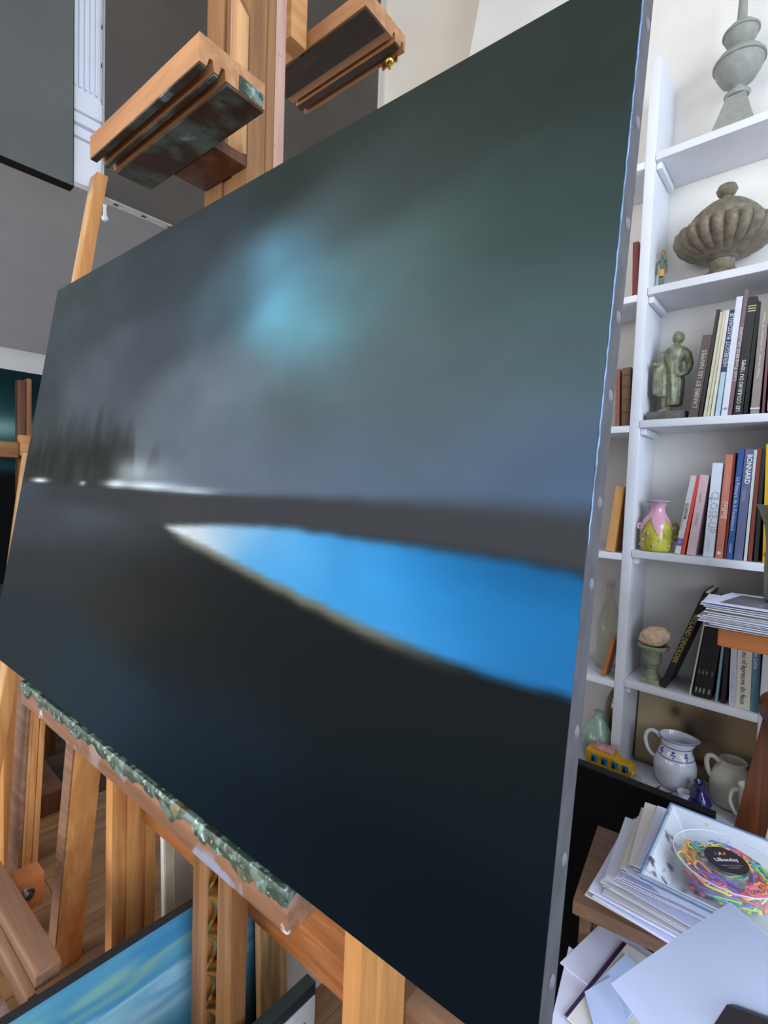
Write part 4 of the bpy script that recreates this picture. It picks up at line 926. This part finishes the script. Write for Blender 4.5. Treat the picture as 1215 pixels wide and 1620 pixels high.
# ceramic tray on the stack
TRZ = STZ+.001
t0, t1, t3 = az(1010, 1383, TRZ+.035), az(1056, 1268, TRZ+.035), az(1215, 1482, TRZ+.035)
ta = (t3-t0).normalized(); tb = V((-ta.y, ta.x, 0)); tw, td = .36, (t1-t0).dot(tb)
ctr = thing('ceramic_tray', 'square white ceramic tray with blue rim and paint specks', 'tray', (t0.x+ta.x*.15, t0.y+ta.y*.15, TRZ))
cer = wood('speckled_ceramic', (214, 220, 232), (196, 204, 220), 'x', rough=.3, stain=[(40, .60, (110, 106, 120)), (22, .63, (84, 80, 92)), (50, .64, (186, 170, 140))])
def trayb(b):
    o_ = V((t0.x, t0.y, TRZ)); A = lambda s, t, z: o_+ta*s+tb*t+UP*z
    ins = .028; hh = .035
    lo = [A(ins, ins, 0), A(tw-ins, ins, 0), A(tw-ins, td-ins, 0), A(ins, td-ins, 0)]
    hi = [A(0, 0, hh), A(tw, 0, hh), A(tw, td, hh), A(0, td, hh)]
    w_ = .007
    hi2 = [A(w_, w_, hh), A(tw-w_, w_, hh), A(tw-w_, td-w_, hh), A(w_, td-w_, hh)]
    i3 = ins+.006
    lo2 = [A(i3, i3, .005), A(tw-i3, i3, .005), A(tw-i3, td-i3, .005), A(i3, td-i3, .005)]
    L = [[b.verts.new(p_) for p_ in r_] for r_ in (lo, hi, hi2, lo2)]
    b.faces.new(L[0][::-1]); b.faces.new(L[3])
    for r1, r2 in zip(L, L[1:]):
        for k in range(4): b.faces.new((r1[k], r1[(k+1) % 4], r2[(k+1) % 4], r2[k]))
mk('tray_body', cer, ctr, trayb, bev=.0015)
rimc = [V((t0.x, t0.y, TRZ+.0352))+ta*s+tb*t for s, t in ((.002, .002), (tw-.002, .002), (tw-.002, td-.002), (.002, td-.002))]
for k in range(4):
    mk('blue_rim', P('rim_blue', 84, 120, 164, rough=.3), ctr, lambda b: tube(b, [rimc[k], rimc[(k+1) % 4]], .0016 if k else .0009, 8))
mk('blue_rim', P('rim_blue', 92, 140, 190, rough=.3), ctr, lambda b: tube(b, [rimc[0]+tb*.004-UP*.006-tb*.004, rimc[1]-UP*.006], .0012, 6))
# clear round box of clips
bc_ = az(1163, 1400, TRZ+.03); BR = .070; BZ0 = TRZ+.0062; BH = .040
bc_ = V((-.082, .918, BZ0))
cb = thing('clip_box', 'clear round plastic box full of coloured paper clips in the ceramic tray', 'box', bc_)
plas = clear('clear_plastic', (236, 240, 248), .09, .12)
def ringwall(b):
    n = 48
    for (ra, z0_, z1_) in ((BR, 0, BH), ):
        lathe(b, bc_, [(ra, z0_), (ra, z1_), (ra-.0012, z1_), (ra-.0012, z0_)], n, capped=False)
mk('box_wall', plas, cb, ringwall)
mk('divider', plas, cb, lambda b: lathe(b, bc_, [(.030, .001), (.030, BH-.002), (.029, BH-.002), (.029, .001)], 40, capped=False))
ld = mk('lid', plas, cb, lambda b: lathe(b, bc_, [(BR+.0012, BH+.0005), (BR+.0012, BH+.003), (BR-.004, BH+.0036), (.001, BH+.0036)], 48, capped=False))
mk('lid_rim', clear('clear_plastic_rim', (240, 244, 252), .5), ld, lambda b: tube(b, [bc_+V(((BR+.001)*math.cos(2*math.pi*k/48), (BR+.001)*math.sin(2*math.pi*k/48), BH+.003)) for k in range(48)], .0009, 6, True))
lbv = bc_+V((0, 0, BH+.0042)); LD = -.004
bm = BM(); bmesh.ops.create_circle(bm, cap_ends=True, segments=40, radius=1, matrix=Matrix.Translation(lbv) @ Matrix.Diagonal((.029, .029, 1, 1)))
lab = obj('round_label', bm, P('label_black', 44, 38, 46, rough=.4), cb, label='black round label with white lettering')
e1 = (ta*.75+tb*.66).normalized(); e2_ = V((-e1.y, e1.x, 0))
text('UBonday', P('label_white', 236, 236, 246), lab, lbv-e2_*.001, e1, e2_, .036, name='brand_lettering', bold=2)
text('PAPER CLIPS & PINS', P('label_grey', 150, 150, 162), lab, lbv-e2_*.012, e1, e2_, .032, name='small_lettering', bold=1.5)
text('ASSORTED', P('label_grey', 150, 150, 162), lab, lbv-e2_*.0165, e1, e2_, .018, name='small_lettering', bold=1.5)
for k, cc in enumerate(((60, 90, 170), (220, 190, 60), (210, 110, 60))):
    mk('logo_mark', P('mark_%d' % k, *cc), lab, lambda b: prism(b, [lbv+e1*(-.012+.007*k)+e2_*.010, lbv+e1*(-.005+.007*k)+e2_*.013, lbv+e1*(-.006+.007*k)+e2_*.018], (0, 0, .0004)))
CLC = {'yellow': (236, 226, 60), 'orange': (244, 140, 60), 'pink': (226, 90, 150), 'lime green': (150, 220, 50), 'blue': (70, 130, 220), 'purple': (120, 70, 190), 'turquoise': (40, 170, 200), 'red': (226, 70, 70)}
def clip_mesh(L, W, r):
    bm = BM(); pts = [(0, W), (L*.72, W)]
    arc = lambda cx, cy, rad, a0, a1: [(cx+rad*math.cos(a0+(a1-a0)*k/5), cy+rad*math.sin(a0+(a1-a0)*k/5)) for k in range(6)]
    pts = [(L*.18, W*.5)]+[(L*.70, W*.5)]+arc(L*.78, 0, W*.5, math.pi/2, -math.pi/2)+[(L*.18, -W*.5)]+arc(L*.14, W*.08, W*.62, -math.pi/2, -3*math.pi/2)+[(L*.62, W*.7)]+arc(L*.66, W*.22, W*.46, math.pi/2, -math.pi/2)+[(L*.32, -W*.24)]
    tube(bm, [V((x-L/2, y, .0008*math.sin(i*.9))) for i, (x, y) in enumerate(pts)], r, 6)
    me = bpy.data.meshes.new('paper_clip'); bm.to_mesh(me); bm.free(); return me
cm0 = clip_mesh(.037, .0105, .0013)
cms = {}
for nm, cc in CLC.items():
    me = cm0.copy(); me.name = 'paper_clip'; me.materials.append(P('clip_'+nm.replace(' ', '_'), *cc, rough=.35, var=.01)); cms[nm] = me
names = list(CLC); rnd = random.Random(3)
for k in range(112):
    nm = names[k % 8]; a = rnd.uniform(0, 2*math.pi); r_ = rnd.uniform(.040, .055)
    if k >= 84: r_ = rnd.uniform(0, .014)
    o = bpy.data.objects.new('paper_clip', cms[nm]); COL.objects.link(o)
    o.location = bc_+V((r_*math.cos(a), r_*math.sin(a), rnd.uniform(.016, BH-.005))); o.rotation_euler = (rnd.uniform(-.35, .35), rnd.uniform(-.35, .35), a+math.pi/2+rnd.uniform(-.3, .3))
    tag(o, '%s paper clip lying in the clear round box' % nm, 'paper clip', 'paper clips in the clear round box')
pb = BM(); ball(pb, (0, 0, .004), .0045, .0045, .0042, 10); tube(pb, [(0, 0, .006), (0, 0, .011)], [.002, .0032], 8)
pm0 = bpy.data.meshes.new('push_pin'); pb.to_mesh(pm0); pb.free(); pms = {}
for nm in names:
    me = pm0.copy(); me.name = 'push_pin'; me.materials.append(P('clip_'+nm.replace(' ', '_'), *CLC[nm])); pms[nm] = me
for k in range(64):
    nm = names[(k*3) % 8]; a = -2.6+2.9*rnd.random() if k < 48 else rnd.uniform(0, 6.28); r_ = rnd.uniform(.036, .056)
    o = bpy.data.objects.new('push_pin', pms[nm]); COL.objects.link(o); o.location = bc_+V((r_*math.cos(a), r_*math.sin(a), rnd.uniform(.001, .016))); o.rotation_euler = (rnd.uniform(-1, 1), rnd.uniform(-1, 1), a)
    tag(o, '%s push pin lying in the clear round box' % nm, 'push pin', 'push pins in the clear round box')
# papers spilling over the lower shelf
zz = LZ+.0006; ls0 = d0-per*.115+dir_*.035
for k in range(16):
    an = random.uniform(-6, 6)
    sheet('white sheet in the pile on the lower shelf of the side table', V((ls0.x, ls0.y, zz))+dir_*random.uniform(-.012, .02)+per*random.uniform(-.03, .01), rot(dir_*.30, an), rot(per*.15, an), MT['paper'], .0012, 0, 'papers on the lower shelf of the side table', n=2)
    zz += .0042
LPZ = zz
for k, (x0_, y0_, x1_, y1_, x2_, y2_, m_, lb) in enumerate((
        (886, 1524, 955, 1457, 1036, 1512, 'paper', 'white sheet lying on top of the lower shelf pile beside the painting edge'),
        (893, 1606, 985, 1490, 1060, 1540, 'purple', 'dark purple edged card showing between the lower sheets'),
        (897, 1612, 992, 1494, 1066, 1544, 'paper2', 'cream card lying on the dark purple edged card'),
        (930, 1568, 990, 1510, 1040, 1560, 'paper_blue_cast', 'folded white sheet lying across the cream card'),
        (925, 1570, 968, 1545, 1000, 1640, 'paper_blue_cast', 'narrow white slip hanging down over the pile'),
        (862, 1660, 900, 1498, 985, 1565, 'paper', 'long white sheet at the near corner of the pile under the purple edged card'))):
    zk_ = LPZ+.004+(k if k < 5 else -.4)*.004
    a_, b_, c_ = az(x0_, y0_, zk_), az(x1_, y1_, zk_), az(x2_, y2_, zk_)
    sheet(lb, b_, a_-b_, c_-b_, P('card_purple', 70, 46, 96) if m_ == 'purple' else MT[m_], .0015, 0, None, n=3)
# big sheet propped between the lower pile and the front of the ceramic tray, with a flat case propped on it
s0, s1, s2 = az(1155, 1427, .990), az(967, 1556, .752), az(1330, 1580, .985)
sheet('large blank pale sheet propped against the front of the ceramic tray', s0, s1-s0, s2-s0, MT['paper_blue_cast'], .0008, 0, None, n=14, bend=.004)
sn = (s1-s0).cross(s2-s0).normalized(); sn = sn if sn.dot(EYE-s0) > 0 else -sn
q0, q1, q2 = (on_plane(x_, y_, s0+sn*.009, sn) for x_, y_ in ((1157, 1588), (1128, 1632), (1240, 1618)))
tag(obj('black_case', (lambda b: (prism(b, [q0, q1, q1+(q2-q0), q2], sn*.008), b)[1])(BM()), P('case_black', 26, 18, 34, rough=.5)), 'black flat case propped on the large blank pale sheet', 'case')

# ================================================================== STOOL AND PAPER STAND ON THE RIGHT
sx_ = thing('wooden_stool', 'brown wooden stool with round seat and splayed legs', 'stool', (.10, 1.26, 0))
seat_c = ay(1198, 1118, 1.26); R_ = .15; sc0 = V((seat_c.x+R_, 1.26, 1.072))
mk('seat', MT['wood_brown'], sx_, lambda b: lathe(b, sc0, [(R_-.012, 0), (R_-.002, .006), (R_, .014), (R_-.003, .028), (R_-.012, .033), (R_-.03, .034)], 44))
for (ux, uy) in ((-1, -1), (1, -1), (1, 1), (-1, 1)):
    a_ = sc0+V((ux*.138, uy*.045, -.001)); b_ = V((sc0.x+ux*.285, sc0.y+uy*.095, 0))
    mk('leg', MT['wood_brown'], sx_, lambda b: bar(b, b_, a_, V((.05*-ux, 0, 0)), V((0, .035*-uy, 0))), bev=.003)
for zz_, k in ((.85, .095+.28*.0), (.42, .15)):
    f_ = (1.072-zz_)/1.072; wx, wy = .138+.147*f_, .045+.05*f_
    mk('stretcher', MT['wood_orange'], sx_, lambda b: wbox(b, sc0.x-wx+.054, sc0.x+wx-.054, sc0.y-wy+.006, sc0.y-wy+.028, zz_-.02, zz_+.02), bev=.002)
    mk('stretcher', MT['wood_orange'], sx_, lambda b: wbox(b, sc0.x-wx+.054, sc0.x+wx-.054, sc0.y+wy-.028, sc0.y+wy-.006, zz_-.02, zz_+.02), bev=.002)
YP = 1.36
w0, w1 = ay(1136, 990, YP), ay(1140, 1023, YP)
ps = thing('paper_stand', 'orange wooden stand with a thick top carrying paper stacks', 'stand', (.15, YP+.1, 0))
mk('top_board', MT['wood_orange'], ps, lambda b: wbox(b, w0.x, .5, YP, YP+.125, w1.z, w0.z), bev=.006)
for (lx, ly) in ((.29, .02), (.46, .02), (.29, .09), (.46, .09)):
    mk('leg', MT['wood_brown'], ps, lambda b: wbox(b, lx, lx+.035, YP+ly, YP+ly+.03, 0, w1.z-.0005))
zz = w0.z+.0006; xl = ay(1117, 970, YP).x
for k in range(13):
    an = random.uniform(-3, 3)
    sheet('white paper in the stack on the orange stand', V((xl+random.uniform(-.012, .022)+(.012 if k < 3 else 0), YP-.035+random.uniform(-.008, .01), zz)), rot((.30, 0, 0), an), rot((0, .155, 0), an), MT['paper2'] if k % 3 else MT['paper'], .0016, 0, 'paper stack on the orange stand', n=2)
    zz += .0042
zz += .002
pr_ = thing('photo_print', 'white bordered photo print with grey and tan image on top of the paper stack', 'print', (xl+.1, YP, zz))
pc0 = V((ay(1111, 934, YP-.04).x, YP-.045, zz)); pa, pb_ = V((.30, -.006, 0)), V((.035, .19, .0))
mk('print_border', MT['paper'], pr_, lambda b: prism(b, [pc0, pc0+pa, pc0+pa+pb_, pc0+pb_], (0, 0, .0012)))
def ph(s, t):
    c_ = mixc((86, 84, 96), (120, 118, 122), .5+.5*noise.noise(V((s*5, t*5, 1)))); c_ = mixc(c_, (150, 140, 112), sstep(.35, .40, s)*sstep(.60, .55, s)); return mixc(c_, (150, 160, 180), .7*math.exp(-((s-.28)/.02)**2))
paint_grid('print_image', pc0+pa*.09+pb_*.12+UP*.0014, pa*.82, pb_*.76, 40, 30, ph, vcol('photo_ink', .3, 0), pr_)
# flared grey pot standing at the right end of the paper stack
rimp = ay(1196, 798, 1.44); pr0 = .055; pc_ = V((rimp.x+pr0, 1.44, zz+.0020))
hp = rimp.z-pc_.z
fp2 = thing('flared_pot', 'flared grey stoneware pot standing on the photo print', 'pot', pc_)
mk('body', P('grey_stoneware', 150, 146, 130, rough=.5, var=.1, scale=30), fp2, lambda b: lathe(b, pc_, [(.022, 0), (.028, .006), (.032, hp*.35), (.030, hp*.55), (.036, hp*.78), (.048, hp*.94), (.055, hp), (.052, hp), (.044, hp*.92), (.03, hp*.75)], 36))
